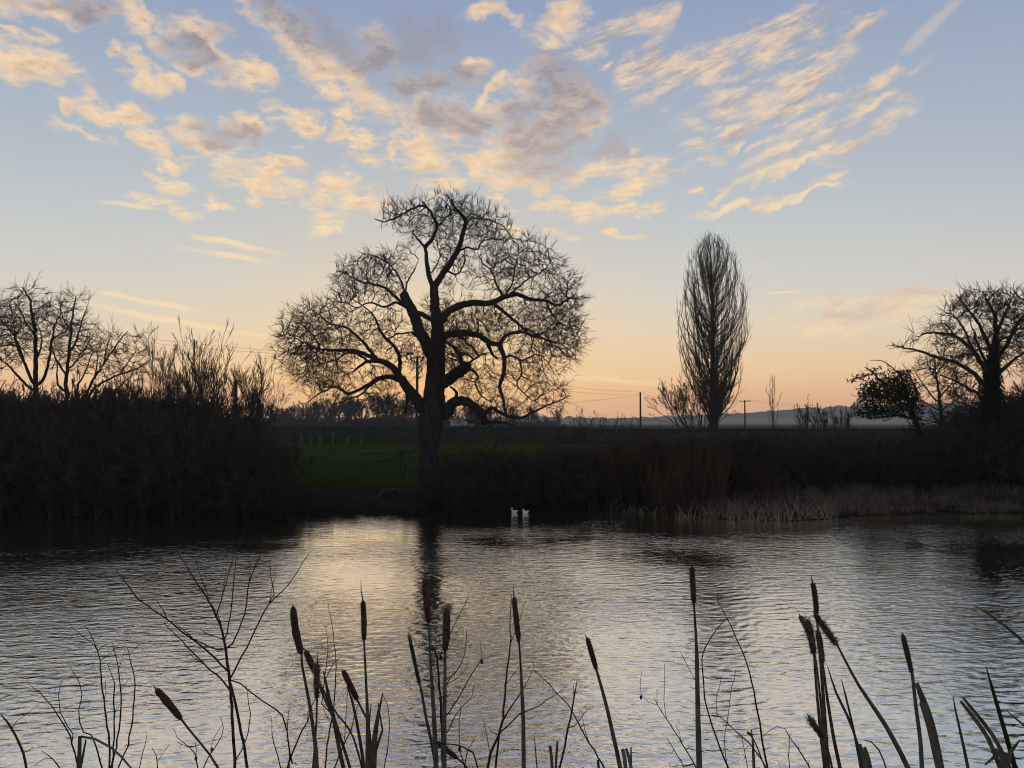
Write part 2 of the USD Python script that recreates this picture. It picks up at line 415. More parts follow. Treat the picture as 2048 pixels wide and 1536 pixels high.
    for q in (p0 + (p1 - p0) * rng.uniform(.3, 1, (len(rim), 1)), p1 + (p2 - p1) * rng.uniform(.1, .8, (len(rim), 1))):
        e = unit(d1 + rng.normal(0, .5, o.shape)); l2 = L * rng.uniform(.25, .55, L.shape)
        tw.append(many3(np.stack([q, q + e * l2], 1), np.array([tip * .7, tip * .35])))
    part(t, 'twigs', join(tw), twig_mat, kind='stuff')
    return t, pos, rad

def many3(P, r):
    """Three-sided strands, all with the same number of points: P (n, k, 3), radii (k,)."""
    n, k, _ = P.shape
    t = unit(P[:, -1] - P[:, 0])
    a = unit(np.cross(t, np.array([.3, .9, .2]))); b = np.cross(t, a)
    ang = np.arange(3) * 2 * np.pi / 3
    ring = np.cos(ang)[None, :, None] * a[:, None] + np.sin(ang)[None, :, None] * b[:, None]
    r = np.broadcast_to(r, (n, k))
    v = (P[:, :, None] + r[:, :, None, None] * ring[:, None]).reshape(-1, 3)
    i, j = np.meshgrid(np.arange(k - 1), np.arange(3), indexing='ij')
    q00 = (i * 3 + j).ravel(); q01 = (i * 3 + (j + 1) % 3).ravel()
    f = np.vstack([np.stack([q00, q00 + 3, q01 + 3], -1), np.stack([q00, q01 + 3, q01], -1)])
    return v, (np.arange(n)[:, None, None] * (k * 3) + f).reshape(-1, 3)

def blobs_cloud(lobes, Y, per_m3, rng, deep=.9, conv=None):
    """Random points in ellipsoids given in photograph pixels (cx, cy, rx, ry[, depth offset])."""
    out = []
    for cx, cy, rx, ry, *dy in lobes:
        c = at(cx, cy, Y + (dy[0] if dy else 0)); s = mpp(Y)
        ax = np.array([rx * s, (rx + ry) / 2 * s * deep, ry * s])
        n = int(4.19 * ax.prod() * per_m3)
        u = unit(rng.normal(0, 1, (n, 3))) * rng.random((n, 1)) ** (1 / 2.1) * 1.06
        out.append(c + u * ax)
    out = np.vstack(out)
    if not conv: return out
    keep = meshkit.fbm(out * conv, 2, 17) + rng.normal(0, .06, len(out)) > .41
    return out[keep]

def sprig(rng, height, spread, stems, levels=3, r0=.03, tip=.006, fork=3, lean=(0, 0), arch=0., up=.6, length=.45, angle=.55, start=.3, base_r=.15):
    """A bare shrub as strands [(points, radii, level)] around the origin, z up."""
    out = []
    def shoot(p, d, L, r, level):
        n = 5 if level == 0 else 4 if level == 1 else 3
        pts = [p]; dd = d
        for i in range(n - 1):
            dd = unit(dd + rng.normal(0, .10 + .05 * level, 3) + [0, 0, (up * .12 if not arch else -arch * (i / n))])
            pts.append(pts[-1] + dd * L / (n - 1))
        pts = np.array(pts)
        out.append((pts, np.linspace(r, max(tip, r * .35), n), level))
        if level + 1 < levels:
            k = max(1, int(rng.poisson(fork * (1.3 if level == 0 else .9))))
            for s in np.sort(rng.uniform(start, 1., k)):
                x = s * (n - 1); i = min(int(x), n - 2); q = pts[i] + (pts[i + 1] - pts[i]) * (x - i)
                ax = unit(pts[i + 1] - pts[i]); side = unit(np.cross(ax, rng.normal(0, 1, 3)))
                dn = unit(ax * math.cos(angle) + side * math.sin(angle) * rng.uniform(.6, 1.3) + [0, 0, up * .25])
                shoot(q, dn, L * length * rng.uniform(.6, 1.25) * (1.15 - .5 * s), max(tip, r * (.62 - .2 * s)), level + 1)
    for i in range(stems):
        a = rng.uniform(0, 2 * np.pi); q = spread * math.sqrt(rng.random())
        d = unit(np.array([math.cos(a) * q + lean[0], math.sin(a) * q + lean[1], 1.]))
        p = np.array([math.cos(a) * base_r * rng.random(), math.sin(a) * base_r * rng.random(), 0.])
        shoot(p, d, height * rng.uniform(.65, 1.05), r0 * rng.uniform(.6, 1.1), 0)
    return out

def strand_mesh(ss, fine_sides=3):
    return join([tube(p, r, 5 if l == 0 and r[0] > .025 else fine_sides) for p, r, l in ss])

def shrub(name, label, cat, loc, rng, stem_mat='bark', twig_mat='twig', group=None, max_stems=12, **kw):
    ss = sprig(rng, **kw)
    k = kw['height'] / np.percentile(np.concatenate([p[:, 2] for p, _, _ in ss]), 99)
    ss = [(p * k + np.asarray(loc), r, l) for p, r, l in ss]
    t = thing(name, label, cat, loc, group)
    st = sorted((s for s in ss if s[2] == 0), key=lambda s: -s[1][0])
    for s in st[:max_stems]: part(t, 'stem', tube(s[0], s[1], 6, cap=True), stem_mat, smooth=True)
    rest = st[max_stems:] + [s for s in ss if s[2] > 0]
    part(t, 'twigs', strand_mesh(rest), twig_mat, kind='stuff')
    return t

def clone(first, name, loc, rotz, scale, label=None, cat=None, group=None):
    x = UsdGeom.Xform.Define(stage, free('/World/' + name))
    x.AddTranslateOp().Set(Gf.Vec3d(*map(float, loc))); x.AddRotateZOp().Set(float(rotz)); x.AddScaleOp().Set(Gf.Vec3f(*map(float, np.broadcast_to(scale, 3))))
    x.GetPrim().GetReferences().AddInternalReference(first); x.GetPrim().SetInstanceable(True)
    props(x.GetPrim(), label, cat, group)
    return x

def scatter(name, protos, places, label, cat, mat=None):
    """Growth that nobody could count: one PointInstancer. protos: meshes; places: (proto, position, turn about z in degrees, scale)."""
    pi = UsdGeom.PointInstancer.Define(stage, free('/World/' + name))
    paths = []
    for k, (mesh, m) in enumerate(protos):
        paths.append(usdkit.mesh(stage, f'{pi.GetPath()}/clump' + (f'_{k:03d}' if k else ''), mesh, MAT[m]).GetPath())
    pi.CreatePrototypesRel().SetTargets(paths)
    pi.CreateProtoIndicesAttr(Vt.IntArray([int(p[0]) for p in places]))
    pi.CreatePositionsAttr(Vt.Vec3fArray([Gf.Vec3f(*map(float, p[1])) for p in places]))
    pi.CreateOrientationsAttr(Vt.QuathArray([Gf.Quath(math.cos(math.radians(p[2]) / 2), 0, 0, math.sin(math.radians(p[2]) / 2)) for p in places]))
    pi.CreateScalesAttr(Vt.Vec3fArray([Gf.Vec3f(*map(float, np.broadcast_to(p[3], 3))) for p in places]))
    props(pi.GetPrim(), label, cat, kind='stuff')
    return pi

# ------------------------------------------------------------------ materials
MAT = {}
def bark(name, dark, light, scale=6., rough=.95, bump=.4, stretch=(1, 1, .35)):
    MAT[name] = usdkit.material(stage, f'/World/Looks/{name}', {
        'tc': ('texture_coordinate', {}), 'mp': ('mapping', {'mapping_type': 'point', 'scale': stretch}),
        'n': ('noise_texture', {'scale': scale, 'detail': 5., 'roughness': .6}),
        'r': ('rgb_ramp', {'ramp': [(.3, dark), (.7, light)]}),
        'b': ('bump', {'strength': bump, 'distance': .03}),
        'p': ('principled_bsdf', {'roughness': rough, 'specular_ior_level': .08})},
        [('tc.object', 'mp.vector'), ('mp.vector', 'n.vector'), ('n.fac', 'r.fac'), ('r.color', 'p.base_color'), ('n.fac', 'b.height'), ('b.normal', 'p.normal')], surface='p.BSDF')

def plain(name, a, b, scale=3., rough=.8, translucent=0.):
    nodes = {'tc': ('texture_coordinate', {}), 'n': ('noise_texture', {'scale': scale, 'detail': 3.}), 'r': ('rgb_ramp', {'ramp': [(.3, a), (.7, b)]}),
             'p': ('principled_bsdf', {'roughness': rough, 'specular_ior_level': .1})}
    links = [('tc.object', 'n.vector'), ('n.fac', 'r.fac'), ('r.color', 'p.base_color')]
    out = 'p.BSDF'
    if translucent:
        nodes['t'] = ('translucent_bsdf', {}); nodes['m'] = ('mix_closure', {'fac': translucent})
        links += [('r.color', 't.color'), ('p.BSDF', 'm.closure1'), ('t.BSDF', 'm.closure2')]; out = 'm.closure'
    MAT[name] = usdkit.material(stage, f'/World/Looks/{name}', nodes, links, surface=out)

bark('bark', (.016, .013, .011), (.045, .037, .03))
bark('pale_bark', (.035, .03, .024), (.08, .07, .055))
plain('twig', (.022, .017, .013), (.04, .03, .023))
plain('red_twig', (.030, .018, .011), (.058, .033, .02))
plain('dull_twig', (.03, .024, .017), (.06, .046, .032))
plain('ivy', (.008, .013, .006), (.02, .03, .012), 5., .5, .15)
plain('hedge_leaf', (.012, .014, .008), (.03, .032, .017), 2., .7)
plain('dry_grass', (.10, .075, .055), (.2, .155, .11), 4., .8, .2)
plain('reed', (.12, .10, .075), (.3, .26, .19), 6., .75, .2)
plain('green_blade', (.014, .024, .006), (.035, .045, .012), 4., .7, .25)
plain('far_twig', (.03, .025, .022), (.055, .045, .04))
plain('pole_wood', (.02, .016, .013), (.045, .036, .028))
plain('pale_wood', (.07, .065, .055), (.13, .12, .10))
plain('dull_guard', (.035, .04, .03), (.07, .075, .06))
plain('wire', (.02, .02, .02), (.03, .03, .03))
plain('brick_wall', (.12, .07, .05), (.2, .12, .09))
plain('pale_roof', (.10, .10, .10), (.15, .15, .15))
plain('white_feather', (.5, .5, .49), (.58, .58, .56), 20.)
plain('orange_bill', (.5, .22, .05), (.6, .28, .06), 20.)
plain('cattail_head', (.028, .016, .010), (.075, .045, .028), 60., .95)
plain('cattail_fluff', (.20, .17, .14), (.36, .32, .27), 40., 1., .3)
plain('reed_stem', (.035, .027, .02), (.10, .082, .06), 25., .7)
plain('reed_leaf', (.08, .068, .05), (.17, .15, .11), 25., .7, .2)
plain('near_twig', (.022, .014, .011), (.06, .04, .03), 30., .7)
plain('grey_leaf', (.12, .12, .12), (.2, .2, .19), 25., .7, .2)
plain('poplar_twig', (.032, .024, .017), (.06, .046, .032))
WAVE = .0095
# ------------------------------------------------------------------ land and water
SHORE_PX = [(-900,1034),(0,1034),(200,1036),(420,1037),(560,1034),(700,1031),(860,1030),(960,1026),(1060,1020),(1160,1016),(1260,1022),(1340,1034),(1450,1041),(1560,1043),(1660,1040),(1720,1032),(1850,1030),(2048,1028),(2900,1026)]
def on_water(px, py):
    d = ray(px, py); return np.array([0, 0, EYE]) + d * (EYE / -d[2])
_sh = np.array([on_water(*q) for q in SHORE_PX])
def shore(x):
    """Depth of the far water's edge at x."""
    return np.interp(x, _sh[:, 0], _sh[:, 1])

def sstep(t):
    t = np.clip(t, 0, 1); return t * t * (3 - 2 * t)

def ground_z(x, y):
    x, y = np.asarray(x, float), np.asarray(y, float)
    q = np.stack([x * .35, y * .35, np.zeros_like(x)], -1)
    bump_ = (meshkit.fbm(q, 4) - .5)
    s = y - shore(x) - (meshkit.fbm(np.stack([x * .9, np.zeros_like(x), np.zeros_like(x)], -1), 3, 5) - .5) * .9
    far = -.6 + .62 * sstep((s + 1.2) / 1.3) + (.93 * sstep(s / 5.0)) + bump_ * .25 * sstep(s / 3)
    far = far + .25 * sstep((y - 60) / 40) - .2 * sstep((y - 110) / 100)
    near = 2.4 - (np.clip(y, 0, 9)) * .45 + bump_ * .12
    near = np.maximum(near, -.6)
    return np.where(y < 14, near, far)

def grid(xs, ys):
    X, Y = np.meshgrid(xs, ys)
    n, m = X.shape
    i = np.arange(n - 1)[:, None] * m + np.arange(m - 1)[None]
    f = np.stack([i, i + 1, i + m + 1, i + m], -1).reshape(-1, 4)
    return X, Y, np.vstack([f[:, [0, 1, 2]], f[:, [0, 2, 3]]])

xs = np.unique(np.r_[np.linspace(-2600, -400, 8), np.linspace(-400, -60, 18), np.arange(-60, 60.1, .5), np.linspace(60, 400, 18), np.linspace(400, 3200, 8)])
ys = np.unique(np.r_[np.linspace(-400, -60, 5), np.linspace(-60, -6, 8), np.arange(-6, 12.1, .5), np.linspace(12, 29, 8), np.arange(29, 46, .3), np.arange(46, 125, 1.6), np.linspace(125, 400, 16), np.linspace(400, 2700, 10)])
X, Y, F = grid(xs, ys)
MAT['ground'] = usdkit.material(stage, '/World/Looks/ground', {
    'g': ('geometry', {}), 'n': ('noise_texture', {'scale': 1.3, 'detail': 6.}), 'n2': ('noise_texture', {'scale': .12, 'detail': 4.}), 'n3': ('noise_texture', {'scale': 14., 'detail': 4.}),
    'r': ('rgb_ramp', {'ramp': [(.3, (.017, .031, .004)), (.55, (.027, .046, .006)), (.75, (.044, .056, .011))]}),
    'e': ('rgb_ramp', {'ramp': [(.35, (.018, .014, .010)), (.7, (.045, .036, .024))]}),
    's': ('separate_xyz', {}), 'h': ('map_range', {'from_min': .72, 'from_max': .98, 'to_min': 0., 'to_max': 1., 'clamp': True}),
    'a': ('math', {'math_type': 'multiply_add', 'value2': .5}), 'm': ('mix', {'mix_type': 'mix'}), 'm2': ('mix', {'mix_type': 'multiply', 'fac': .5}),
    'b': ('bump', {'strength': .8, 'distance': .08}), 'p': ('principled_bsdf', {'roughness': 1., 'specular_ior_level': 0.})},
    [('g.position', 'n.vector'), ('g.position', 'n2.vector'), ('g.position', 'n3.vector'), ('n.fac', 'e.fac'), ('n2.fac', 'r.fac'), ('g.position', 's.vector'),
     ('s.z', 'h.value'), ('h.result', 'm.fac'), ('e.color', 'm.color1'), ('r.color', 'm.color2'), ('m.color', 'm2.color1'), ('n3.fac', 'm2.color2'), ('m2.color', 'p.base_color'), ('n3.fac', 'b.height'), ('b.normal', 'p.normal')], surface='p.BSDF')
top('ground', (np.stack([X, Y, ground_z(X, Y)], -1).reshape(-1, 3), F), 'ground', kind='structure', smooth=True)

# hills beyond the fields
def hill(profile, Y, depth, mat, seed, rough=1.):
    px = np.arange(profile[0][0], profile[-1][0], 6.)
    py = np.interp(px, *np.array(profile, float).T)
    base = np.array([at(a, 845, Y) for a in px])
    crest = np.array([at(a, b, Y)[2] for a, b in zip(px, py)]) 
    crest = crest + rough * (meshkit.fbm(np.stack([px * .12, px * 0, px * 0 + seed], -1), 4) - .5) * 9
    rows = []
    for t, k in ((-1, 0), (-.7, .1), (-.45, .42), (-.2, .84), (-.05, .98), (0, 1), (.3, .8), (1, 0)):
        w = .08 * (meshkit.fbm(np.stack([px * .015, px * 0 + t * 3, px * 0 + seed], -1), 3) - .5) * (abs(t) < .9)
        rows.append(np.stack([base[:, 0] * (1 + t * depth / Y), base[:, 1] + t * depth, np.maximum(.0, crest * (k + w * (k < 1)) + 1.2 * (k == 0) * 0)], -1))
    rows[0][:, 2] = -1; rows[-1][:, 2] = -1
    V = np.array(rows); n, m = V.shape[:2]
    i = np.arange(n - 1)[:, None] * m + np.arange(m - 1)[None]
    f = np.stack([i, i + 1, i + m + 1, i + m], -1).reshape(-1, 4)
    return V.reshape(-1, 3), np.vstack([f[:, [0, 1, 2]], f[:, [0, 2, 3]]])

MAT['hill'] = usdkit.material(stage, '/World/Looks/hill', {
    'g': ('geometry', {}), 's': ('separate_xyz', {}), 'n': ('noise_texture', {'scale': .004, 'detail': 3.}), 'n2': ('noise_texture', {'scale': .05, 'detail': 3.}),
    'a': ('math', {'math_type': 'multiply_add', 'value2': 60.}), 'h': ('map_range', {'from_min': 42., 'from_max': 50., 'to_min': 0., 'to_max': 1., 'clamp': True}),
    'f': ('rgb_ramp', {'ramp': [(.4, (.09, .11, .05)), (.6, (.14, .13, .08))]}), 'w': ('rgb_ramp', {'ramp': [(.3, (.02, .022, .016)), (.7, (.04, .04, .03))]}),
    'm': ('mix', {'mix_type': 'mix'}), 'p': ('principled_bsdf', {'roughness': 1., 'specular_ior_level': 0.})},
    [('g.position', 'n.vector'), ('g.position', 'n2.vector'), ('g.position', 's.vector'), ('n.fac', 'a.value1'), ('s.z', 'a.value3'), ('a.value', 'h.value'), ('h.result', 'm.fac'),
     ('n.fac', 'f.fac'), ('n2.fac', 'w.fac'), ('f.color', 'm.color1'), ('w.color', 'm.color2'), ('m.color', 'p.base_color')], surface='p.BSDF')
top('hill', hill([(1120,846),(1200,838),(1330,832),(1440,829),(1500,824),(1600,817),(1700,812),(1800,809),(1950,806),(2100,804),(2500,806),(3000,830),(3200,846)], 1900, 650, 'hill', 1), 'hill', kind='structure', smooth=True)
top('hill', hill([(-900,846),(-600,836),(-100,836),(300,838),(700,836),(1000,834),(1150,834),(1320,838),(1480,845)], 1500, 350, 'hill', 2), 'hill', kind='structure', smooth=True)

# the pond
rngw = np.random.default_rng(3)
rows = np.unique(np.r_[np.linspace(3.5, 8, 30), np.arange(8, 14, .042), np.arange(14, 22, .075), np.arange(22, 44, .13)])
tcol = np.r_[-3.5, -2.4, -1.7, -1.3, np.linspace(-1, 1, 620), 1.3, 1.7, 2.4, 3.5]
Yw = rows[:, None] * np.ones_like(tcol)[None]
Xw = tcol[None] * (rows[:, None] * .72 + 3.)
amp_map = .55 + .9 * meshkit.fbm(np.stack([Xw * .09, Yw * .13, Xw * 0], -1), 3, 9)
calm = 1 - .4 * sstep((Yw - 13) / 15)
Zw = np.zeros_like(Yw)
for k in range(64):
    lam = math.exp(rngw.uniform(math.log(.12), math.log(.42)))
    th = math.radians(90 + 10) + rngw.normal(0, .5)
    kx, ky = math.cos(th) * 2 * np.pi / lam, math.sin(th) * 2 * np.pi / lam
    fade = np.clip((lam - .07 - .0034 * (Yw - 8)) / .08, 0, 1)
    Zw += fade * WAVE * lam / 2 / np.pi * rngw.uniform(.6, 1.2) * np.sin(kx * Xw + ky * Yw + rngw.uniform(0, 6.28) + 1.2 * np.sin(Xw * .35 + k) + .8 * np.sin(Yw * .5 + 2 * k))
Zw *= amp_map * calm * (.8 + .5 * sstep((Xw + 8) / 20))
n, m = Yw.shape
i = np.arange(n - 1)[:, None] * m + np.arange(m - 1)[None]
f = np.stack([i, i + 1, i + m + 1, i + m], -1).reshape(-1, 4)
MAT['water'] = usdkit.material(stage, '/World/Looks/water', {
    'g': ('geometry', {}), 'mp': ('mapping', {'mapping_type': 'point', 'rotation': (0, 0, math.radians(-8)), 'scale': (4.2, 10., 1.)}), 'mp2': ('mapping', {'mapping_type': 'point', 'rotation': (0, 0, math.radians(14)), 'scale': (9., 20., 1.)}),
    'n': ('noise_texture', {'scale': 1., 'detail': 3., 'roughness': .5, 'distortion': .4}), 'n2': ('noise_texture', {'scale': 1., 'detail': 2.}),
    'a': ('math', {'math_type': 'multiply', 'value2': .009}), 'a2': ('math', {'math_type': 'multiply_add', 'value2': .0025}), 'sp': ('separate_xyz', {}), 'ca': ('map_range', {'range_type': 'smoothstep', 'from_min': 12., 'from_max': 30., 'to_min': 1., 'to_max': .9, 'clamp': True}), 'pa': ('noise_texture', {'scale': .16, 'detail': 2.}), 'pr': ('map_range', {'from_min': .36, 'from_max': .64, 'to_min': .3, 'to_max': 1.45, 'clamp': True}), 'xr': ('map_range', {'range_type': 'smoothstep', 'from_min': -12., 'from_max': 8., 'to_min': 1.6, 'to_max': 1.75, 'clamp': True}), 'm0': ('math', {'math_type': 'multiply'}), 'm1': ('math', {'math_type': 'multiply'}), 'm2': ('math', {'math_type': 'multiply'}),
    'b': ('bump', {'strength': 1., 'distance': 1.}), 'mp3': ('mapping', {'mapping_type': 'point', 'rotation': (0, 0, math.radians(-5)), 'scale': (1.5, 3.8, 1.)}), 'n3': ('noise_texture', {'scale': 1., 'detail': 2., 'roughness': .45, 'distortion': .5}), 'a3': ('math', {'math_type': 'multiply_add', 'value2': .017}),
    'p': ('principled_bsdf', {'base_color': (.030, .027, .021), 'roughness': .03, 'ior': 1.33}), 'gl': ('glossy_bsdf', {'color': (1., .94, .84), 'roughness': .03}), 'mx': ('mix_closure', {'fac': .92})},
    [('g.position', 'mp.vector'), ('g.position', 'mp2.vector'), ('mp.vector', 'n.vector'), ('mp2.vector', 'n2.vector'), ('n.fac', 'a.value1'), ('n2.fac', 'a2.value1'), ('a.value', 'a2.value3'), ('g.position', 'sp.vector'), ('sp.y', 'ca.value'), ('g.position', 'pa.vector'), ('pa.fac', 'pr.value'), ('sp.x', 'xr.value'), ('xr.result', 'm0.value1'), ('ca.result', 'm0.value2'), ('m0.value', 'm1.value1'), ('pr.result', 'm1.value2'), ('g.position', 'mp3.vector'), ('mp3.vector', 'n3.vector'), ('n3.fac', 'a3.value1'), ('a2.value', 'a3.value3'), ('a3.value', 'm2.value1'), ('m1.value', 'm2.value2'), ('m2.value', 'b.height'), ('b.normal', 'p.normal'), ('b.normal', 'gl.normal'), ('p.BSDF', 'mx.closure1'), ('gl.BSDF', 'mx.closure2')], surface='mx.closure')
top('pond', (np.stack([Xw, Yw, Zw], -1).reshape(-1, 3), np.vstack([f[:, [0, 1, 2]], f[:, [0, 2, 3]]])), 'water', kind='structure', smooth=True)
# ------------------------------------------------------------------ the great bare tree on the far bank
def oz(x, y): return 500 + x / 2.195, 350 + y / 2.195
def limb_oz(pts, w0, w1, d0=0., d1=0.):
    n = len(pts)
    return [(*oz(x, y), w0 + (w1 - w0) * i / (n - 1), d0 + (d1 - d0) * i / (n - 1)) for i, (x, y) in enumerate(pts)]

OAK_Y = 37.5
trunk = [(*oz(x, y), w / 2.195 * .92, 0.) for x, y, w in [(783,1440,150),(783,1390,118),(786,1300,102),(787,1200,100),(793,1100,122),(803,1030,128),(806,980,108),(812,900,92),(817,820,88),(824,740,76),(826,690,66),(821,640,54),(812,580,45),(808,530,41),(808,490,38)]]
OAK = [trunk,
 limb_oz([(806,500),(785,440),(775,370),(768,320),(745,292),(720,262)], 12, 3, 0, -.3),
 limb_oz([(768,318),(800,280),(822,225),(802,180),(785,150),(760,118)], 9, 3.5, -.2, .4),
 limb_oz([(785,150),(755,135),(720,145),(680,165),(640,190),(590,205),(548,192)], 5, 2, .3, -1.2),
 limb_oz([(822,225),(850,200),(880,160),(860,120),(830,95)], 4.5, 1.5, 0, 1.2),
 limb_oz([(806,500),(850,430),(890,370),(915,320),(935,260),(945,210),(935,180),(905,150),(880,110)], 15, 4, 0, .6),
 limb_oz([(938,250),(960,200),(1000,190),(1060,200),(1115,225)], 5, 2, .3, 1.5),
 limb_oz([(905,340),(950,320),(1000,325),(1020,290),(1070,280),(1130,290)], 5, 2, .3, -1.4),
 limb_oz([(860,420),(905,435),(930,410),(945,370),(930,345)], 4.5, 2, 0, -.9),
 limb_oz([(785,440),(820,395),(835,350),(822,310)], 3, 1.5, 0, .9),
 limb_oz([(800,800),(770,730),(742,680),(718,610),(692,560),(672,520)], 26, 19, 0, -.8),
 limb_oz([(815,645),(790,630),(760,612),(728,602),(700,585)], 9, 10, 0, -.7),
 limb_oz([(690,575),(650,545),(600,500),(550,480),(490,470),(430,440),(395,420)], 7, 1.8, -.8, -1.8),
 limb_oz([(690,585),(640,560),(590,580),(530,560),(470,580),(410,560)], 6, 1.6, -.8, -.2),
 limb_oz([(680,520),(660,460),(620,400),(560,360),(500,345)], 5, 1.5, -.8, .8),
 limb_oz([(683,530),(690,470),(720,420),(740,370)], 4, 1.3, -.8, .6),
 limb_oz([(832,655),(865,605),(915,575),(980,562),(1050,562),(1112,538),(1172,525),(1230,545),(1300,552),(1350,572),(1405,542),(1450,545)], 17, 2.4, 0, 1.6),
 limb_oz([(1112,540),(1085,485),(1062,425),(1020,385),(1000,340)], 5.5, 1.6, .8, 2.4),
 limb_oz([(1112,540),(1150,480),(1165,400),(1180,330)], 4.5, 1.6, .8, -.4),
 limb_oz([(1130,532),(1180,490),(1230,450),(1290,420),(1330,360)], 5, 1.5, .8, 1.6),
 limb_oz([(1072,566),(1120,605),(1180,655),(1240,702),(1290,690),(1330,650)], 8, 2, .6, -.9),
 limb_oz([(1200,670),(1260,700),(1310,730),(1370,745),(1430,790)], 4.5, 1.5, -.2, -1.2),
 limb_oz([(1300,552),(1330,620),(1380,660),(1440,680)], 4, 1.3, 1.3, .6),
 limb_oz([(830,715),(880,698),(940,694),(1000,704),(1045,730),(1090,742),(1130,700),(1190,690),(1260,712),(1330,730)], 16, 3, 0, -1.6),
 limb_oz([(1090,742),(1112,790),(1116,860),(1097,930),(1112,990),(1122,1045)], 11, 5, -.8, -1.1),
 limb_oz([(1040,728),(1060,780),(1085,805)], 8, 4, -.6, .2),
 limb_oz([(1112,800),(1150,795),(1200,812),(1250,788),(1290,800)], 5, 1.6, -.9, -2),
 limb_oz([(1185,812),(1192,870),(1172,920),(1222,975),(1275,1010)], 4.5, 1.6, -1, -1.6),
 limb_oz([(1000,704),(1000,640),(975,600)], 4, 1.5, -.4, .4),
 limb_oz([(850,915),(890,882),(930,855),(955,838)], 25, 20, 0, -1),
 limb_oz([(930,850),(925,800),(900,760),(870,740)], 11, 5, -.7, -.4),
 limb_oz([(940,838),(1000,800),(1060,775)], 5, 2, -1, -1.6),
 limb_oz([(955,845),(1000,880),(990,920),(1020,970),(1060,1000)], 6, 2, -1, -1.8),
 limb_oz([(860,1060),(885,1005),(930,990),(985,1018),(1022,1058),(1030,1090)], 24, 12, 0, -1.4),
 limb_oz([(1022,1058),(1060,1022),(1110,1050),(1190,1065),(1260,1032),(1330,1002),(1400,972)], 9, 2, -1.2, -2.4),
 limb_oz([(1030,1085),(1085,1085),(1140,1095),(1200,1125),(1260,1170)], 7, 2, -1.4, -2.8),
 limb_oz([(900,1000),(905,955),(880,930)], 9, 4, -.4, -.8),
 limb_oz([(770,1040),(722,972),(682,925),(652,880),(622,842),(572,815),(510,822),(455,862)], 27, 3.5, 0, -1.5),
 limb_oz([(560,812),(500,785),(440,768),(380,770),(310,765),(250,742),(180,705)], 9, 1.8, -1, -.2),
 limb_oz([(520,820),(480,790),(430,780),(380,810),(320,825),(250,850)], 6, 1.6, -1.2, -2.6),
 limb_oz([(652,880),(658,812),(642,762),(592,712),(566,670),(545,620),(502,580),(442,540)], 9, 1.8, -.6, 1.2),
 limb_oz([(560,815),(520,760),(482,720),(425,672),(352,652),(302,612),(252,580)], 8, 1.6, -1, .8),
 limb_oz([(310,765),(280,710),(230,660),(180,640)], 4, 1.4, -.6, -1.4),
 limb_oz([(620,720),(640,700),(680,695),(715,690)], 3.5, 3, .4, -.6),
 limb_oz([(660,905),(602,885),(552,902),(502,930),(432,958),(372,930),(302,962),(242,1005)], 11, 1.8, -.4, -2.4),
 limb_oz([(540,905),(490,960),(430,985),(370,1005)], 5, 1.5, -1, -1.6),
 limb_oz([(697,955),(690,1000),(684,1045)], 8, 5, 0, -.4),
]
LOBES = [(300,770,190,150,-.8),(250,660,130,110,-.4),(330,600,110,60,.4),(520,480,160,130,0),(430,540,80,100,-.8),(600,400,130,80,.4),(850,190,240,105,.4),(640,170,95,50,-.8),(1050,260,120,90,0),(760,130,110,45,.6),(700,320,70,40,.4),
 (1180,410,200,140,.8),(1330,560,150,170,1.),(1290,330,45,60,.5),(1250,760,180,130,-1),(1080,640,190,110,.5),(1230,970,170,90,-1.6),(1060,920,140,110,-1.2),(1380,690,100,120,0),
 (600,690,110,130,.4),(340,920,140,80,-1.6),(560,900,110,90,-1.2),(950,740,110,130,-.6),(930,880,70,80,-1),(900,430,110,130,.6),(480,650,110,90,.6),(1110,1040,120,50,-1.8),(700,850,60,90,.6),(870,560,110,90,.9),(720,780,70,80,-.6),(885,330,80,80,.5),(830,720,130,150,-2.4),(980,1060,130,45,-2.),(640,1010,120,45,-1.8)]
rng = np.random.default_rng(11)
cloud = blobs_cloud([(*oz(a, b), c / 2.195, d / 2.195, e) for a, b, c, d, e in LOBES], OAK_Y, 60, rng, deep=.85, conv=.75)
oak, oak_pos, _ = bare_tree('oak_tree', 'huge old bare oak with twisted limbs standing alone on the far bank', OAK, OAK_Y, cloud, step=.135, reach=1.2, kill=.16, tip=.0082, power=2.02, wander=.22, lift=.02, twig=.46, twigs=4, seed=5)

# ------------------------------------------------------------------ trees on the left
def lz(x, y): return x / 2.898, 530 + y / 2.898
def limb_lz(pts, w0, w1, d0=0., d1=0.):
    n = len(pts)
    return [(*lz(x, y), w0 + (w1 - w0) * i / (n - 1), d0 + (d1 - d0) * i / (n - 1)) for i, (x, y) in enumerate(pts)]
def lobes_lz(L): return [(*lz(a, b), c / 2.898, d / 2.898, e) for a, b, c, d, e in L]
LY = 44.
A = [limb_lz([(205,1050),(205,900),(206,780),(206,600),(205,400),(188,300),(172,200),(130,130)], 13, 2.2),
 limb_lz([(190,690),(140,560),(92,430),(40,350),(-30,290)], 6, 1.8, 0, -1.2), limb_lz([(190,730),(100,640),(40,575),(-40,520)], 6, 1.8, 0, 1.), limb_lz([(150,590),(100,480),(80,350),(48,200)], 4, 1.5, 0, .8),
 limb_lz([(206,560),(235,480),(240,400),(210,340)], 4, 1.5, 0, .9), limb_lz([(215,700),(250,660),(275,600),(292,500),(305,430),(370,390),(415,345)], 7, 1.6, 0, -.6), limb_lz([(300,440),(318,350),(350,280),(350,220)], 4, 1.4, -.4, .6), limb_lz([(205,420),(150,330),(110,250),(60,190)], 4, 1.3, 0, -.8)]
rng = np.random.default_rng(12)
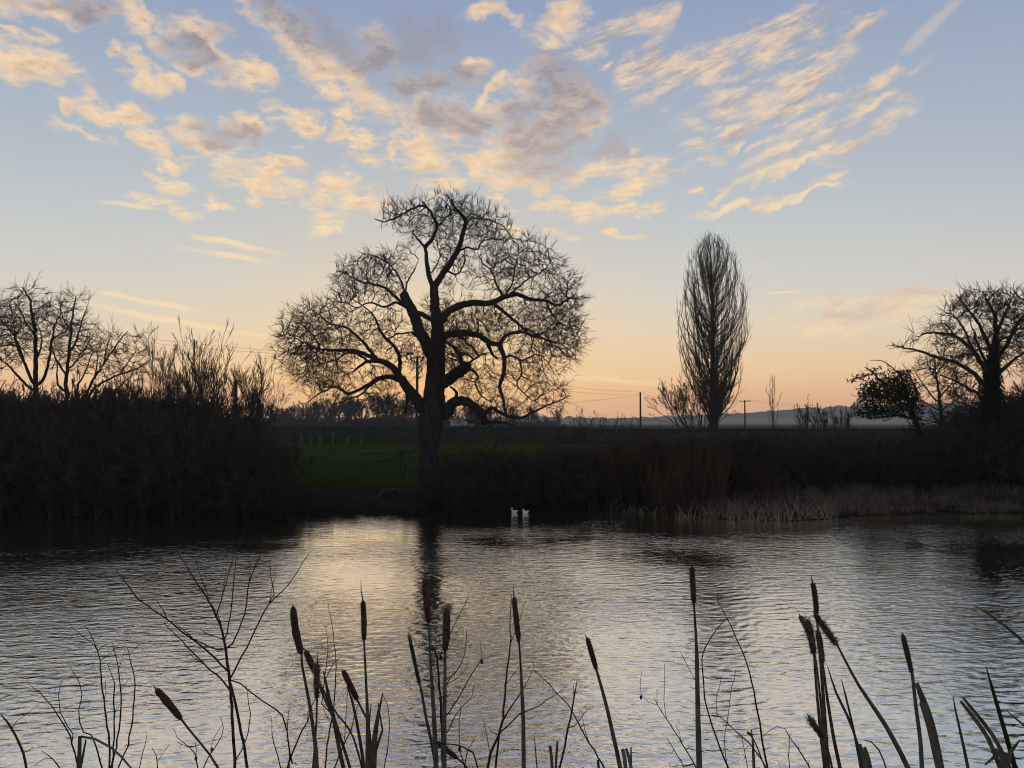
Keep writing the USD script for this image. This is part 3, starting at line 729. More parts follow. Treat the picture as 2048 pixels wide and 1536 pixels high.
bare_tree('ash_tree', 'tall bare tree with one straight trunk at the far left edge', A, LY, blobs_cloud(lobes_lz([(60,330,150,170,0),(170,190,100,80,0),(300,330,110,120,0),(20,520,120,90,0),(210,420,110,120,0),(-80,400,120,160,0)]), LY, 52, rng, conv=.8), step=.17, reach=1.5, kill=.18, wander=.15, lift=.10, twig=.6, twigs=3, seed=21, tip=.012)
B = [limb_lz([(382,1050),(384,900),(385,760),(386,640),(400,500),(411,380),(425,270),(440,180)], 10, 2), limb_lz([(400,510),(440,440),(470,340),(505,240)], 5, 1.5, 0, .7), limb_lz([(388,640),(340,570),(312,520),(300,450)], 4.5, 1.4, 0, -.8), limb_lz([(386,740),(340,700),(330,640),(335,560)], 6, 1.6, 0, .8), limb_lz([(411,380),(370,320),(350,250)], 3.5, 1.3, 0, .5), limb_lz([(390,610),(440,560),(480,500),(520,440)], 4, 1.3, 0, -.7)]
bare_tree('ash_tree', 'slimmer bare tree second from the left edge with steep forks', B, LY - 1.5, blobs_cloud(lobes_lz([(440,300,100,130,0),(360,520,90,120,0),(470,450,80,110,0),(400,230,70,60,0)]), LY - 1.5, 52, rng, conv=.8), step=.17, reach=1.5, kill=.18, wander=.15, lift=.10, twig=.6, twigs=3, seed=22, tip=.012)
C = [limb_lz([(470,1000),(480,880),(492,790),(532,680),(610,560),(700,430),(740,385)], 7.5, 1.6), limb_lz([(484,860),(440,770),(452,700),(502,600),(542,490)], 6, 1.5, 0, .8), limb_lz([(492,800),(560,705),(680,640),(800,600),(870,550)], 6, 1.4, 0, -.9), limb_lz([(500,810),(560,785),(640,742),(720,680),(770,635)], 5, 1.4, 0, .6), limb_lz([(600,575),(620,480),(640,400)], 3.5, 1.3, 0, .5), limb_lz([(690,640),(760,540),(800,490)], 3, 1.2, -.4, .3), limb_lz([(532,690),(560,600),(570,480)], 3.5, 1.3, 0, -.6)]
bare_tree('willow_tree', 'bare tree whose stems lean and spread to the right beside the tall left pair', C, LY - 2, blobs_cloud(lobes_lz([(640,480,130,110,0),(740,470,90,90,0),(800,560,100,70,0),(560,540,90,110,0),(700,620,150,60,0),(840,620,60,60,0)]), LY - 2, 26, rng), step=.165, reach=1.4, kill=.18, wander=.15, lift=.10, twig=.6, twigs=3, seed=23, tip=.012)

def zg(x, y): return float(ground_z(np.array([x]), np.array([y]))[0])
def base_at(px, Y): 
    p = at(px, 845, Y); p[2] = zg(p[0], p[1]) - .05; return p
def h_to(px, py, Y): return at(px, py, Y)[2] - base_at(px, Y)[2]

R = np.random.default_rng
shrub('willow_bush', 'broad fan shaped bare bush standing between the left trees and the big oak', 'bush', base_at(400, 42), R(31), height=h_to(395, 672, 42), spread=.34, stems=26, levels=4, r0=.024, tip=.009, fork=4, up=.9, length=.55, angle=.36, start=.3, base_r=.8)
shrub('willow_bush', 'thin bare bush with a forked top left of the broad fan shaped bush', 'bush', base_at(325, 43), R(32), height=h_to(325, 705, 43), spread=.30, stems=15, levels=4, r0=.024, tip=.009, fork=4, up=.8, length=.55, angle=.36, start=.35, base_r=.7)
shrub('willow_bush', 'low bare bush right under the stems of the leaning tree on the left', 'bush', base_at(278, 42), R(33), height=h_to(285, 735, 42), spread=.4, stems=14, levels=4, r0=.024, tip=.009, fork=4, up=.7, length=.55, angle=.36, base_r=.7)
shrub('willow_bush', 'upright bare bush around the wooden pole left of the big oak', 'bush', base_at(490, 43), R(34), height=h_to(490, 718, 43), spread=.28, stems=16, levels=4, r0=.022, tip=.009, fork=4, up=.8, length=.55, angle=.36, base_r=.9)
shrub('sapling', 'thin forked sapling nearest the left side of the big oak', 'sapling', base_at(543, 43), R(38), height=h_to(545, 745, 43), spread=.22, stems=3, levels=4, r0=.024, tip=.009, fork=4, up=.4, length=.5, angle=.6, start=.45, base_r=.1)
shrub('willow_bush', 'bushy bare growth just left of the sapling beside the big oak', 'bush', base_at(450, 41.5), R(36), height=h_to(440, 735, 41.5), spread=.34, stems=15, levels=4, r0=.022, tip=.009, fork=4, up=.8, length=.55, angle=.36, base_r=.8)
shrub('waterside_shrub', 'small dark bare shrub at the left end of the open green field', 'shrub', base_at(578, 37.4), R(37), height=2.3, spread=.5, stems=12, levels=4, r0=.025, tip=.008, fork=5, up=.4, length=.5, angle=.6, start=.2, base_r=.3)
shrub('waterside_shrub', 'low spreading dark shrub at the near corner of the green field', 'shrub', base_at(480, 37), R(39), height=3.1, spread=.7, stems=18, levels=4, r0=.03, tip=.008, fork=5, up=.3, length=.5, angle=.6, start=.2, base_r=.5)

# ------------------------------------------------------------------ poplar
def poplar(name, label, px, py_base, py_top, half_px, Y, seed, prim=110, r_scale=1., shape=None, forks=()):
    rng = R(seed); base = base_at(px, Y); H = h_to(px, py_top, Y); W = half_px * mpp(Y)
    shape = shape or [(0, .12), (.12, .45), (.22, .85), (.4, 1.08), (.55, 1.12), (.7, 1.), (.82, .84), (.92, .62), (1, .25)]
    env = lambda h: np.interp(h, *np.array(shape).T) * W
    t = thing(name, label, 'tree', base)
    z = np.array([-.05, .03, .1, .2, .3, .45, .6, .75, .9, .99])
    tr = np.stack([rng.normal(0, .012, len(z)).cumsum() * H * .1, rng.normal(0, .01, len(z)).cumsum() * H * .1, z * H], -1) + base
    rt = H * .0215 * r_scale * np.interp(z, [0, .1, .3, .6, 1], [1.15, .95, .62, .36, .04])
    part(t, 'trunk', tube(tr, rt, 12, rough=.12), 'bark', smooth=True)
    limbs, twl = [], []
    for k in range(prim):
        h = .08 + .74 * ((k + rng.random()) / prim) ** 1.15
        p0 = np.array([np.interp(h, z, tr[:, i]) for i in range(3)])
        az = k * 2.4 + rng.normal(0, .4)
        hk = min(1., h + rng.uniform(.14, .32) + .10 * (1 - h)); n = 7
        outr = env(h + .55 * (hk - h)) * math.sqrt(rng.uniform(.12, 1.1))
        s = np.linspace(0, 1, n)
        rr = outr * (1 - (1 - s) ** 1.9) * (1 - .12 * s); zz = h * H + (hk - h) * H * (s ** 1.25)
        lim = env(np.clip(zz / H, 0, 1)); rr = np.minimum(rr, lim * (.74 + .40 * rng.random()) * (.72 + .5 * meshkit.noise(np.array([math.cos(az) * 1.4, math.sin(az) * 1.4, h * 5. + seed]))))
        wob = rng.normal(0, .12, (n, 2)).cumsum(0) * .6 * s[:, None]
        pts = np.stack([p0[0] + np.cos(az) * rr + wob[:, 0], p0[1] + np.sin(az) * rr + wob[:, 1], base[2] + zz], -1)
        pts[0] = p0
        r0 = max(.03, H * .0046 * (1 - .75 * h)) * r_scale * rng.uniform(.7, 1.2)
        rad = np.linspace(r0, .016 * r_scale, n)
        limbs.append((r0, tube(pts, rad, 5)))
        for s2 in np.arange(.12, 1., .075):
            for rep in range(1 + int(rng.random() < .85)):
                i = min(int(s2 * (n - 1)), n - 2); q = pts[i] + (pts[i + 1] - pts[i]) * (s2 * (n - 1) - i)
                d = unit(unit(pts[i + 1] - pts[i]) * 1.1 + rng.normal(0, .38, 3) + [0, 0, .45])
                L = H * rng.uniform(.03, .075); d2 = unit(d + rng.normal(0, .2, 3) + [0, 0, .35])
                q1 = q + d * L * .5; q2 = q1 + d2 * L * .5
                twl.append((np.stack([q, q1, q2]), .0165))
                for u in (rng.uniform(.2, .6), rng.uniform(.5, .95)):
                    w0 = q + (q2 - q) * u; w1 = unit(d + rng.normal(0, .5, 3) + [0, 0, .3])
                    e = L * rng.uniform(.25, .55)
                    twl.append((np.stack([w0, w0 + w1 * e * .5, w0 + w1 * e + [0, 0, .1 * e]]), .014))
    limbs.sort(key=lambda q: -q[0])
    for _, m in limbs[:40]: part(t, 'limb', m, 'bark', smooth=True)
    P = np.array([q[0] for q in twl]); rr = np.array([q[1] for q in twl])[:, None] * np.array([1., .85, .55]) * r_scale
    part(t, 'twigs', join([m for _, m in limbs[40:]] + [many3(P, rr)]), 'poplar_twig', kind='stuff')
poplar('poplar_tree', 'tall narrow bare poplar rising above the hedge right of the big oak', 1428, 860, 484, 74, 112, 41, prim=190)
poplar('poplar_tree', 'small thin bare sapling standing alone before the pale hill', 1547, 860, 755, 11, 118, 42, prim=22, r_scale=.42)

# bushes and saplings behind the hedge
shrub('hazel_bush', 'spreading bare bush at the left foot of the tall poplar', 'bush', base_at(1398, 110), R(51), height=h_to(1340, 748, 110), spread=.95, stems=30, levels=4, r0=.075, tip=.014, fork=5, up=.7, length=.5, angle=.45, base_r=2.2, lean=(-.25, 0))
for k, (px, py, lab) in enumerate([(1610,808,'first small bare sapling right of the thin poplar sapling'),(1632,800,'tallest small bare sapling right of the thin poplar sapling'),(1658,815,'short bare sapling midway between thin poplar sapling and dark evergreen'),(1690,812,'small bare sapling nearest the dark evergreen tree')]):
    shrub('sapling', lab, 'sapling', base_at(px, 116), R(60 + k), height=h_to(px, py, 116), spread=.25, stems=9, levels=4, r0=.045, tip=.012, fork=5, up=.8, length=.5, angle=.35, base_r=1.2)
for k, (px, py, lab) in enumerate([(1165,815,'wispy bare sapling above the hedge nearest the oak on its right'),(1215,822,'wispy bare sapling above the hedge left of the wooden pole'),(1258,828,'lowest wispy sapling close to the left of the wooden pole')]):
    shrub('sapling', lab, 'sapling', base_at(px, 104), R(70 + k), height=h_to(px, py, 104), spread=.4, stems=9, levels=3, r0=.04, tip=.012, fork=4, up=.6, length=.45, angle=.5, base_r=1.6)

# ------------------------------------------------------------------ trees on the right
def rz(x, y): return 1500 + x / 2.792, 530 + y / 2.792
def limb_rz(pts, w0, w1, d0=0., d1=0.):
    n = len(pts)
    return [(*rz(x, y), w0 + (w1 - w0) * i / (n - 1), d0 + (d1 - d0) * i / (n - 1)) for i, (x, y) in enumerate(pts)]
def lobes_rz(L): return [(*rz(a, b), c / 2.792, d / 2.792, e) for a, b, c, d, e in L]
RY = 39.
D = [limb_rz([(1352,1230),(1350,1150),(1347,1000),(1345,800),(1345,650),(1362,520),(1372,400),(1365,280),(1310,170)], 32, 3),
 limb_rz([(1345,640),(1290,540),(1240,470),(1150,400),(1060,380),(990,380),(930,400)], 11, 1.6, 0, -.9), limb_rz([(1342,700),(1240,600),(1150,545),(1050,520),(950,480),(880,468),(790,450)], 10, 1.6, 0, -1.6),
 limb_rz([(1360,520),(1320,420),(1270,320),(1205,230),(1150,165)], 10, 1.6, 0, .6), limb_rz([(1372,420),(1400,330),(1440,230),(1480,145)], 8, 1.6, 0, -.6), limb_rz([(1365,540),(1430,450),(1480,350),(1540,260),(1600,180)], 10, 1.6, 0, .8), limb_rz([(1350,640),(1440,560),(1540,480),(1640,430)], 9, 1.6, 0, -.8),
 limb_rz([(1250,480),(1190,350),(1120,270),(1060,290)], 5, 1.5, -.4, .8), limb_rz([(1150,400),(1090,330),(1020,330)], 4, 1.4, -.6, -1.4), limb_rz([(1345,760),(1220,690),(1130,640),(1020,600)], 7, 1.6, 0, 1.), limb_rz([(1345,850),(1210,780),(1120,760)], 6, 1.6, 0, -.8), limb_rz([(1365,480),(1400,420),(1450,400),(1520,340)], 6, 1.5, 0, 1.2), limb_rz([(1340,600),(1290,480),(1250,380),(1230,300)], 7, 1.5, 0, 1.)]
rng = R(13)
ivy_tree, ipos, irad = bare_tree('ivy_clad_tree', 'big bare tree with an ivy covered trunk at the right edge', D, RY, blobs_cloud(lobes_rz([(1330,240,190,120,0),(1180,300,120,110,0),(1050,400,140,70,-.8),(880,460,110,40,-1.3),(1480,300,150,160,0),(1250,480,180,110,0),(1620,330,140,160,0),(1080,560,140,70,0),(1180,680,130,80,0),(1560,520,150,120,0),(1400,420,120,120,0)]), RY, 52, rng, conv=.8), step=.17, reach=1.45, kill=.18, wander=.15, lift=.08, twig=.6, twigs=4, seed=24, tip=.0115)
# ivy on its trunk and inner limbs
axis = spline(np.array([[*at(*rz(x, y), RY), w] for x, y, w in [(1352,1200,1.2),(1348,1000,1.15),(1345,800,1.0),(1348,640,.8),(1362,520,.45),(1370,420,.18)]]), .05)
pick = axis[rng.integers(0, len(axis), 15000)]
part(ivy_tree, 'ivy', leaves(pick[:, :3] + unit(rng.normal(0, 1, (15000, 3))) * (pick[:, 3:] * rng.uniform(.35, 1.05, (15000, 1))) * .62, .075, rng), 'ivy', kind='stuff')
E_ = [limb_rz([(1072,960),(1070,880),(1062,780),(1050,680),(1035,580),(1028,500)], 9, 1.8), limb_rz([(1065,790),(1010,720),(950,640),(905,570)], 4, 1.3, 0, -.6), limb_rz([(1058,740),(1110,680),(1160,620)], 4, 1.3, 0, .6), limb_rz([(1045,640),(1000,570),(980,510)], 3, 1.2, 0, .5), limb_rz([(1066,820),(1000,780),(940,740)], 3.5, 1.3, 0, .7), limb_rz([(1066,810),(1130,770),(1180,740)], 3.5, 1.3, 0, -.6), limb_rz([(1040,610),(1080,550),(1100,500)], 3, 1.2, 0, -.4)]
bare_tree('small_tree', 'slim bare tree seen between the dark evergreen and the ivy clad tree', E_, 58., blobs_cloud(lobes_rz([(1030,600,110,110,0),(960,680,80,80,0),(1130,680,80,90,0),(1000,760,100,50,0)]), 58., 11.0, rng), step=.24, reach=2., kill=.3, wander=.22, lift=.05, twig=.6, twigs=3, seed=25, tip=.014)
G = [limb_rz([(1000,1120),(985,1080),(950,960),(920,860),(890,760),(860,680),(835,590)], 14, 3.5), limb_rz([(905,800),(930,720),(900,640),(880,590)], 7, 2, 0, .6), limb_rz([(890,760),(800,690),(720,640),(690,600),(640,570)], 7, 1.6, 0, -.7), limb_rz([(860,690),(760,700),(650,740),(580,800)], 6, 1.6, 0, -1.2), limb_rz([(700,610),(640,620),(570,640),(540,655)], 3, 1.2, -.6, -1.), limb_rz([(840,620),(780,560),(720,530),(670,532)], 2.6, 1.1, 0, .8), limb_rz([(920,860),(830,840),(740,850),(660,850)], 6, 1.6, 0, -.6)]
crown, cpos, crad = bare_tree('leaning_evergreen', 'dark leaning tree with a dense evergreen crown right of the pale hill', G, 40., blobs_cloud(lobes_rz([(760,740,150,90,0),(650,760,80,80,-.4),(650,620,90,40,-.5),(850,740,80,110,.3),(720,820,150,50,-.2),(790,570,90,30,.6)]), 40., 12, rng), step=.18, reach=1.4, kill=.3, wander=.3, lift=.0, twig=.35, twigs=2, seed=26, tip=.011)
lc = blobs_cloud(lobes_rz([(765,735,155,105,0),(690,700,90,70,0),(860,720,80,135,0),(790,640,90,55,.3),(640,790,70,60,0),(725,830,130,38,0),(640,620,60,16,-.6),(700,590,45,28,-.5),(880,640,30,70,.3),(590,830,35,26,-.4),(930,880,45,80,0),(590,640,60,16,-.5),(930,790,50,80,0),(820,600,55,26,.4)]), 40., 420, rng)
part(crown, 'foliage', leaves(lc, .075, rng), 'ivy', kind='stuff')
# ------------------------------------------------------------------ hedge, poles, far wood
rng = R(81)
HY = 105.
def hedge_mesh(x0, x1, y0, h, w, seed):
    xs_ = np.arange(x0, x1, .45); prof = [(-.5, 0), (-.55, .35), (-.5, .75), (-.32, .97), (0, 1.03), (.32, .97), (.5, .7), (.5, 0)]
    V = []
    for a, b in prof:
        q = np.stack([xs_ * .8, xs_ * 0 + a * 3, xs_ * 0 + b * 3], -1)
        nz = meshkit.fbm(q, 4, seed) - .5
        V.append(np.stack([xs_, y0 + a * w + nz * .8, ground_z(xs_, xs_ * 0 + y0) - .1 + h * b * (1 + .16 * nz)], -1))
    V = np.array(V); n, m = V.shape[:2]
    i = np.arange(n - 1)[:, None] * m + np.arange(m - 1)[None]
    f = np.stack([i, i + 1, i + m + 1, i + m], -1).reshape(-1, 4)
    return V.reshape(-1, 3), np.vstack([f[:, [0, 1, 2]], f[:, [0, 2, 3]]])
for x0, x1, hy, hpx, lab in ((-75, 10, HY, 855, 'long clipped dark hedge across the field behind the big oak'), (9.5, 85, HY - 2.4, 858, 'dark hedge running right behind the poplar saplings to the evergreen tree')):
    xm = (x0 + x1) / 2; hh = EYE + (845 - hpx) * mpp(hy) - zg(xm, hy)
    t = thing('hedge', lab, 'hedge', (xm, hy, zg(xm, hy)))
    core = hedge_mesh(x0, x1, hy, hh * .93, 1.6, 3)
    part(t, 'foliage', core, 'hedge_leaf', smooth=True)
    n = int((x1 - x0) * 150)
    c = np.stack([rng.uniform(x0, x1, n), hy - .9 + rng.uniform(-.15, 1.7, n), np.zeros(n)], -1)
    c[:, 2] = zg(xm, hy) + hh * np.where(rng.random(n) < .5, rng.uniform(.05, 1., n), rng.uniform(.86, 1.03, n))
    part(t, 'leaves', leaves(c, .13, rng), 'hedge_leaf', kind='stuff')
    n = int((x1 - x0) * 14)
    p0 = np.stack([rng.uniform(x0, x1, n), hy + rng.uniform(-.7, .5, n), np.full(n, zg(xm, hy) + hh * .85)], -1)
    d = unit(rng.normal(0, .35, (n, 3)) + [0, 0, 1]); L = rng.uniform(.3, .75, (n, 1))
    part(t, 'shoots', many3(np.stack([p0, p0 + d * L * .6, p0 + d * L + rng.normal(0, .08, (n, 3))], 1), np.array([.022, .018, .012])), 'twig', kind='stuff')

# pale stakes along the hedge foot
for k, (px, lab) in enumerate([(602,'leftmost pale tree guard at the foot of the hedge left of the oak'),(622,'second pale tree guard from the left along the hedge foot'),(640,'third pale tree guard from the left along the hedge foot'),(666,'tallest pale post in front of the hedge left of the oak'),(694,'pale tree guard right of the tallest pale post by the hedge'),(722,'pale tree guard along the hedge nearest the oak trunk')]):
    b = base_at(px, HY - 2.2); tall = 1.5 if k == 3 else (.95, .7, 1.05, 0, .8, .6)[k]
    t = thing('tree_guard', lab, 'post', b, 'pale posts and guards along the hedge')
    if k == 3:
        part(t, 'post', tube([b - [0, 0, .1], b + [0, 0, tall]], [.07, .06], 8, cap=True), 'pale_wood', smooth=40)
        part(t, 'rail', tube([b + [-.25, 0, tall * .8], b + [.25, 0, tall * .8]], [.03, .03], 6, cap=True), 'pale_wood', smooth=40)
    else:
        part(t, 'guard', tube([b - [0, 0, .1], b + [0, 0, tall * .6], b + [0, 0, tall]], [.17, .14, .12], 8, cap=True), 'dull_guard', smooth=40)
        part(t, 'stake', tube([b + [.16, 0, -.1], b + [.16, 0, tall + .25]], [.03, .03], 6, cap=True), 'pale_wood', smooth=40)

# poles and wires
def pole(px, py_top, Y, lab, arm=0., arm2=False, r=.13):
    b = base_at(px, Y); h = h_to(px, py_top, Y)
    t = thing('utility_pole', lab, 'pole', b)
    part(t, 'post', tube([b - [0, 0, .2], b + [0, 0, h * .5], b + [0, 0, h]], [r * 1.15, r, r * .8], 10, cap=True), 'pole_wood', smooth=50)
    if arm:
        c = b + [0, -.12, h - .25]
        part(t, 'crossarm', trimesh.creation.box([arm * 2, .1, .13], trimesh.transformations.translation_matrix(c)), 'pole_wood')
        for s in (-.92, 0, .92):
            q = c + [s * arm, 0, .06]
            part(t, 'insulator', tube([q, q + [0, 0, .1], q + [0, 0, .2], q + [0, 0, .26]], [.05, .07, .075, .03], 8, cap=True), 'pale_wood', smooth=40)
    else:
        q = b + [0, 0, h - .02]
        part(t, 'cap', tube([q, q + [0, 0, .12]], [r * .9, r * .5], 8, cap=True), 'pole_wood', smooth=40)
    return b + [0, 0, h]
p_oak = pole(834, 712, 107.5, 'wooden pole with crossarm seen just left of the oak trunk', .95, r=.2)
p_mid = pole(1281, 785, 131, 'plain wooden pole standing left of the tall poplar', 0., r=.15)
p_arm = pole(1490, 800, 165, 'wooden pole with a crossarm right of the tall poplar', 1.1, r=.16)
p_left = pole(471, 762, 100, 'dark wooden pole among bare bushes left of the oak', 0., r=.22)
def wire(a, b, sag, lab, r=.012):
    s = np.linspace(0, 1, 28)[:, None]
    p = a + (b - a) * s - np.array([0, 0, 1.]) * sag * 4 * s * (1 - s)
    top('overhead_wire', tube(p, r, 4), 'wire', lab, 'wire')
for k, lab in ((0, 'upper overhead wire crossing the sky left of the oak'), (1, 'lower overhead wire crossing the sky left of the oak')):
    wire(p_oak + [(-.9, .9)[k], 0, -.05 - .25 * k], at(-60, 628 + 14 * k, 70), .9, lab)
wire(p_oak + [.9, 0, 0], p_mid + [0, 0, .05], 1.0, 'upper overhead wire between the oak and the plain pole')
wire(p_oak + [0, 0, -.1], p_mid + [0, 0, -.3], 1.5, 'second overhead wire between the oak and the plain pole')
wire(at(900, 815, 150), p_mid + [0, 0, -.5], .5, 'lowest overhead wire rising to the plain pole', .013)
wire(p_mid + [0, 0, -.1], p_arm + [-1., 0, -.1], 1.2, 'overhead wire from the plain pole to the crossarm pole', .013)
wire(p_arm + [1., 0, 0], at(1990, 822, 210), 1.0, 'upper overhead wire running right from the crossarm pole', .014)
wire(p_arm + [0, 0, -.05], at(1990, 832, 205), 1.3, 'lower overhead wire running right from the crossarm pole', .014)

# a farm roof far off, seen under the oak's lowest limb
b = base_at(922, 165); s = mpp(165)
t = thing('farm_building', 'distant pale roofed building glimpsed under the lowest right limb of the oak', 'building', b)
w_, eave, ridge = 19 * s, EYE - 6 * s - b[2], EYE + 2.5 * s - b[2]
part(t, 'wall', trimesh.creation.box([w_ * 2, 8, eave], trimesh.transformations.translation_matrix(b + [0, 4, eave / 2])), 'brick_wall')
rf = np.array([[-w_ - .3, -.4, eave], [w_ + .3, -.4, eave], [w_ - 1.5, 4, ridge], [-w_ + 1.5, 4, ridge], [-w_ - .3, 8.4, eave], [w_ + .3, 8.4, eave]]) + b
part(t, 'roof', (np.vstack([rf, rf - [0, 0, .15]]), np.array([[0, 1, 2], [0, 2, 3], [5, 4, 3], [5, 3, 2], [4, 0, 3], [1, 5, 2], [6, 8, 7], [6, 9, 8], [11, 9, 10], [11, 8, 9], [0, 6, 1], [1, 6, 7]])), 'pale_roof')
for k in (-.5, .1, .6):
    part(t, 'door' if k == .1 else 'window', trimesh.creation.box([1.1, .08, 1.9 if k == .1 else 1.], trimesh.transformations.translation_matrix(b + [k * w_, -.03, .95 if k == .1 else 1.5])), 'pole_wood')

# the far wood
def wood_kind(k):
    rr = R(90 + k)
    ss = sprig(rr, height=7., spread=.3, stems=3 if k < 3 else 6, levels=4, r0=.17, tip=.045, fork=6, up=.6, length=.46, angle=.55, start=.25, base_r=.5)
    k = 10. / np.percentile(np.concatenate([p[:, 2] for p, _, _ in ss]), 99.5)
    ss = [(p * k, r, l) for p, r, l in ss]
    return [q for q in ss if q[2] == 0], [q for q in ss if q[2] > 0]
protos = {}
rngf = R(95)
for k in range(120):
    u = rngf.random()
    px = rngf.uniform(-60, 860) if u < .78 else rngf.uniform(860, 1120)
    Y = rngf.uniform(255, 330) if px < 860 else rngf.uniform(360, 430)
    want = np.interp(px, [-60, 100, 250, 420, 560, 620, 700, 760, 830, 900, 1000, 1120], [785, 795, 792, 800, 815, 806, 796, 785, 790, 808, 818, 832]) + rngf.normal(0, 6)
    h = EYE + (845 - want) * mpp(Y) - 1.
    p = at(px, 845, Y); p[2] = zg(p[0], p[1])
    sc = h / 10. * np.array([1.15, 1.15, 1.]); args = ('bare tree in the hazy wood behind the long hedge', 'tree', 'bare trees of the far wood')
    if k < 4:
        x = UsdGeom.Xform.Define(stage, free('/World/wood_tree')); protos[k] = x.GetPath()
        x.AddTranslateOp().Set(Gf.Vec3d(*map(float, p))); x.AddRotateZOp().Set(0.); x.AddScaleOp().Set(Gf.Vec3f(*map(float, sc)))
        props(x.GetPrim(), *args)
        st, tw = wood_kind(k)
        part(x, 'trunk', strand_mesh(st), 'far_twig'); part(x, 'crown', strand_mesh(tw), 'far_twig', kind='stuff')
    else:
        clone(protos[k % 4], 'wood_tree', p, rngf.uniform(0, 360), sc, *args)
# its undergrowth: one dark mass
und = []
for k in range(260):
    px = rngf.uniform(-80, 1130); Y = rngf.uniform(235, 300) if px < 880 else rngf.uniform(300, 400)
    p = at(px, 845, Y); p[2] = zg(p[0], p[1])
    und.append((k % 2, p, rngf.uniform(0, 360), rngf.uniform(2.2, 4.6) * (1. if px < 880 else .8)))
def brush(rng, h, spread, stems, tip, leafy=0, leaf=.06, **kw):
    ss = sprig(rng, height=h, spread=spread, stems=stems, tip=tip, **kw)
    k = 1. / np.percentile(np.concatenate([p[:, 2] for p, _, _ in ss]), 99)
    ss = [(p * k, r / 3., l) for p, r, l in ss]
    m = strand_mesh(ss)
    if leafy:
        q = m[0][rng.integers(0, len(m[0]), leafy)]
        m = join([m, leaves(q, leaf, rng, 1, leaf)])
    return m
scatter('undergrowth', [(brush(R(96), 3.4, .6, 26, .08, 900, .1, levels=3, fork=5, r0=.08, length=.5, base_r=2.), 'far_twig'), (brush(R(97), 3., .8, 26, .08, 1100, .1, levels=3, fork=5, r0=.08, length=.5, base_r=2.4), 'far_twig')], und, 'dark undergrowth at the foot of the far wood', 'undergrowth')

# ------------------------------------------------------------------ scrub along the far bank (nobody could count it)
kinds = [(brush(R(101), 2.6, .55, 22, .008, levels=4, fork=4, r0=.022, up=.5, length=.45, angle=.5, start=.15, base_r=.45), 'twig'),
         (brush(R(102), 2.2, .9, 18, .008, levels=4, fork=4, r0=.02, up=.2, length=.5, angle=.6, start=.15, base_r=.5), 'twig'),
         (brush(R(103), 2.4, .3, 26, .008, levels=3, fork=4, r0=.02, up=.7, length=.4, angle=.35, start=.3, base_r=.6), 'dull_twig'),
         (brush(R(104), 1.7, .9, 16, .008, 1500, .011, levels=4, fork=3, r0=.018, arch=.9, length=.5, angle=.5, start=.2, base_r=.5), 'hedge_leaf')]
rngs = R(105)
def fill(px0, px1, d0, d1, n, pick, topline, s0=.45, s1=1.):
    """topline: (px, py) of the growth's upper edge in the photograph; sizes are heights in metres."""
    out = []
    for _ in range(n):
        px = rngs.uniform(px0, px1); d = rngs.uniform(d0, d1)
        Y = shore(at(px, 1000, 36)[0]) + d
        p = at(px, 1000, Y); p[2] = zg(p[0], p[1]) - .05
        h = at(px, np.interp(px, *np.array(topline).T), Y)[2] - p[2]
        out.append((int(rngs.choice(pick)), p, rngs.uniform(0, 360), max(.3, h * rngs.uniform(s0, s1))))
    return out
LT = [(-300, 790), (0, 806), (100, 816), (200, 810), (300, 818), (400, 832), (440, 862), (480, 900), (520, 935), (560, 955), (640, 975)]
RT = [(1130, 885), (1200, 872), (1330, 866), (1450, 864), (1700, 868), (1780, 876), (1850, 872), (1900, 852), (1940, 838), (1985, 822), (2048, 785), (2300, 740)]
left = fill(-250, 500, .2, 8, 620, [0, 1, 2, 0, 2, 3], LT, .4, .95) + fill(-250, 430, 3, 11, 380, [0, 2, 0, 2, 3], LT, .6, 1.05) + fill(380, 540, .2, 4, 60, [0, 1, 3], LT, .5, 1.) + fill(500, 640, .0, 2.0, 34, [1, 3, 3], LT, .5, 1.) + fill(-100, 430, 3, 9, 60, [0, 2, 2], LT, 1., 1.28)
scatter('scrub_thicket', kinds, left, 'dense dark scrub thicket filling the left bank', 'scrub')
BT = [(620, 965), (700, 985), (850, 985), (885, 925), (960, 900), (1060, 902), (1160, 900), (1330, 880)]
mid = fill(620, 850, -.1, 1.4, 46, [1, 3], BT, .5, 1.) + fill(890, 1190, .2, 3.4, 280, [1, 3, 1, 0], BT, .45, 1.) + fill(1100, 1330, 3., 9., 70, [0, 3, 1], [(1100, 900), (1330, 868)], .6, 1.)
scatter('bramble_thicket', kinds, mid, 'low tangled bramble mound on the bank right of the oak trunk', 'bramble')
osier = [(brush(R(106), 2.5, .22, 40, .008, levels=3, fork=3, r0=.016, up=.9, length=.35, angle=.25, start=.35, base_r=.7), 'red_twig'), (brush(R(107), 2.0, .4, 30, .008, levels=3, fork=3, r0=.015, up=.6, length=.4, angle=.35, start=.3, base_r=.7), 'red_twig')]
scatter('osier_scrub', osier, [(k % 2, p, a, s) for k, (_, p, a, s) in enumerate(fill(1130, 1430, 1.0, 6., 80, [0], [(1130, 900), (1220, 872), (1330, 866), (1430, 874)], .5, 1.05) + fill(1380, 1560, 2.5, 7., 30, [0], [(1380, 890), (1560, 930)], .6, 1.))], 'reddish brown upright osier stems on the bank below the poplar', 'scrub')
right = fill(1420, 1800, 4., 9., 240, [0, 3, 3, 2], RT, .6, 1.) + fill(1740, 2250, 3.4, 9., 380, [3, 2, 0, 1], RT, .5, 1.) + fill(1880, 2250, 5., 11., 150, [3, 2, 0], RT, .7, 1.) + fill(1680, 2250, .6, 2.6, 50, [1, 3], [(1680, 1000), (1850, 985), (2250, 965)], .5, 1.)
scatter('scrub_thicket', kinds, right, 'dark leafy scrub under the trees on the right bank', 'scrub')

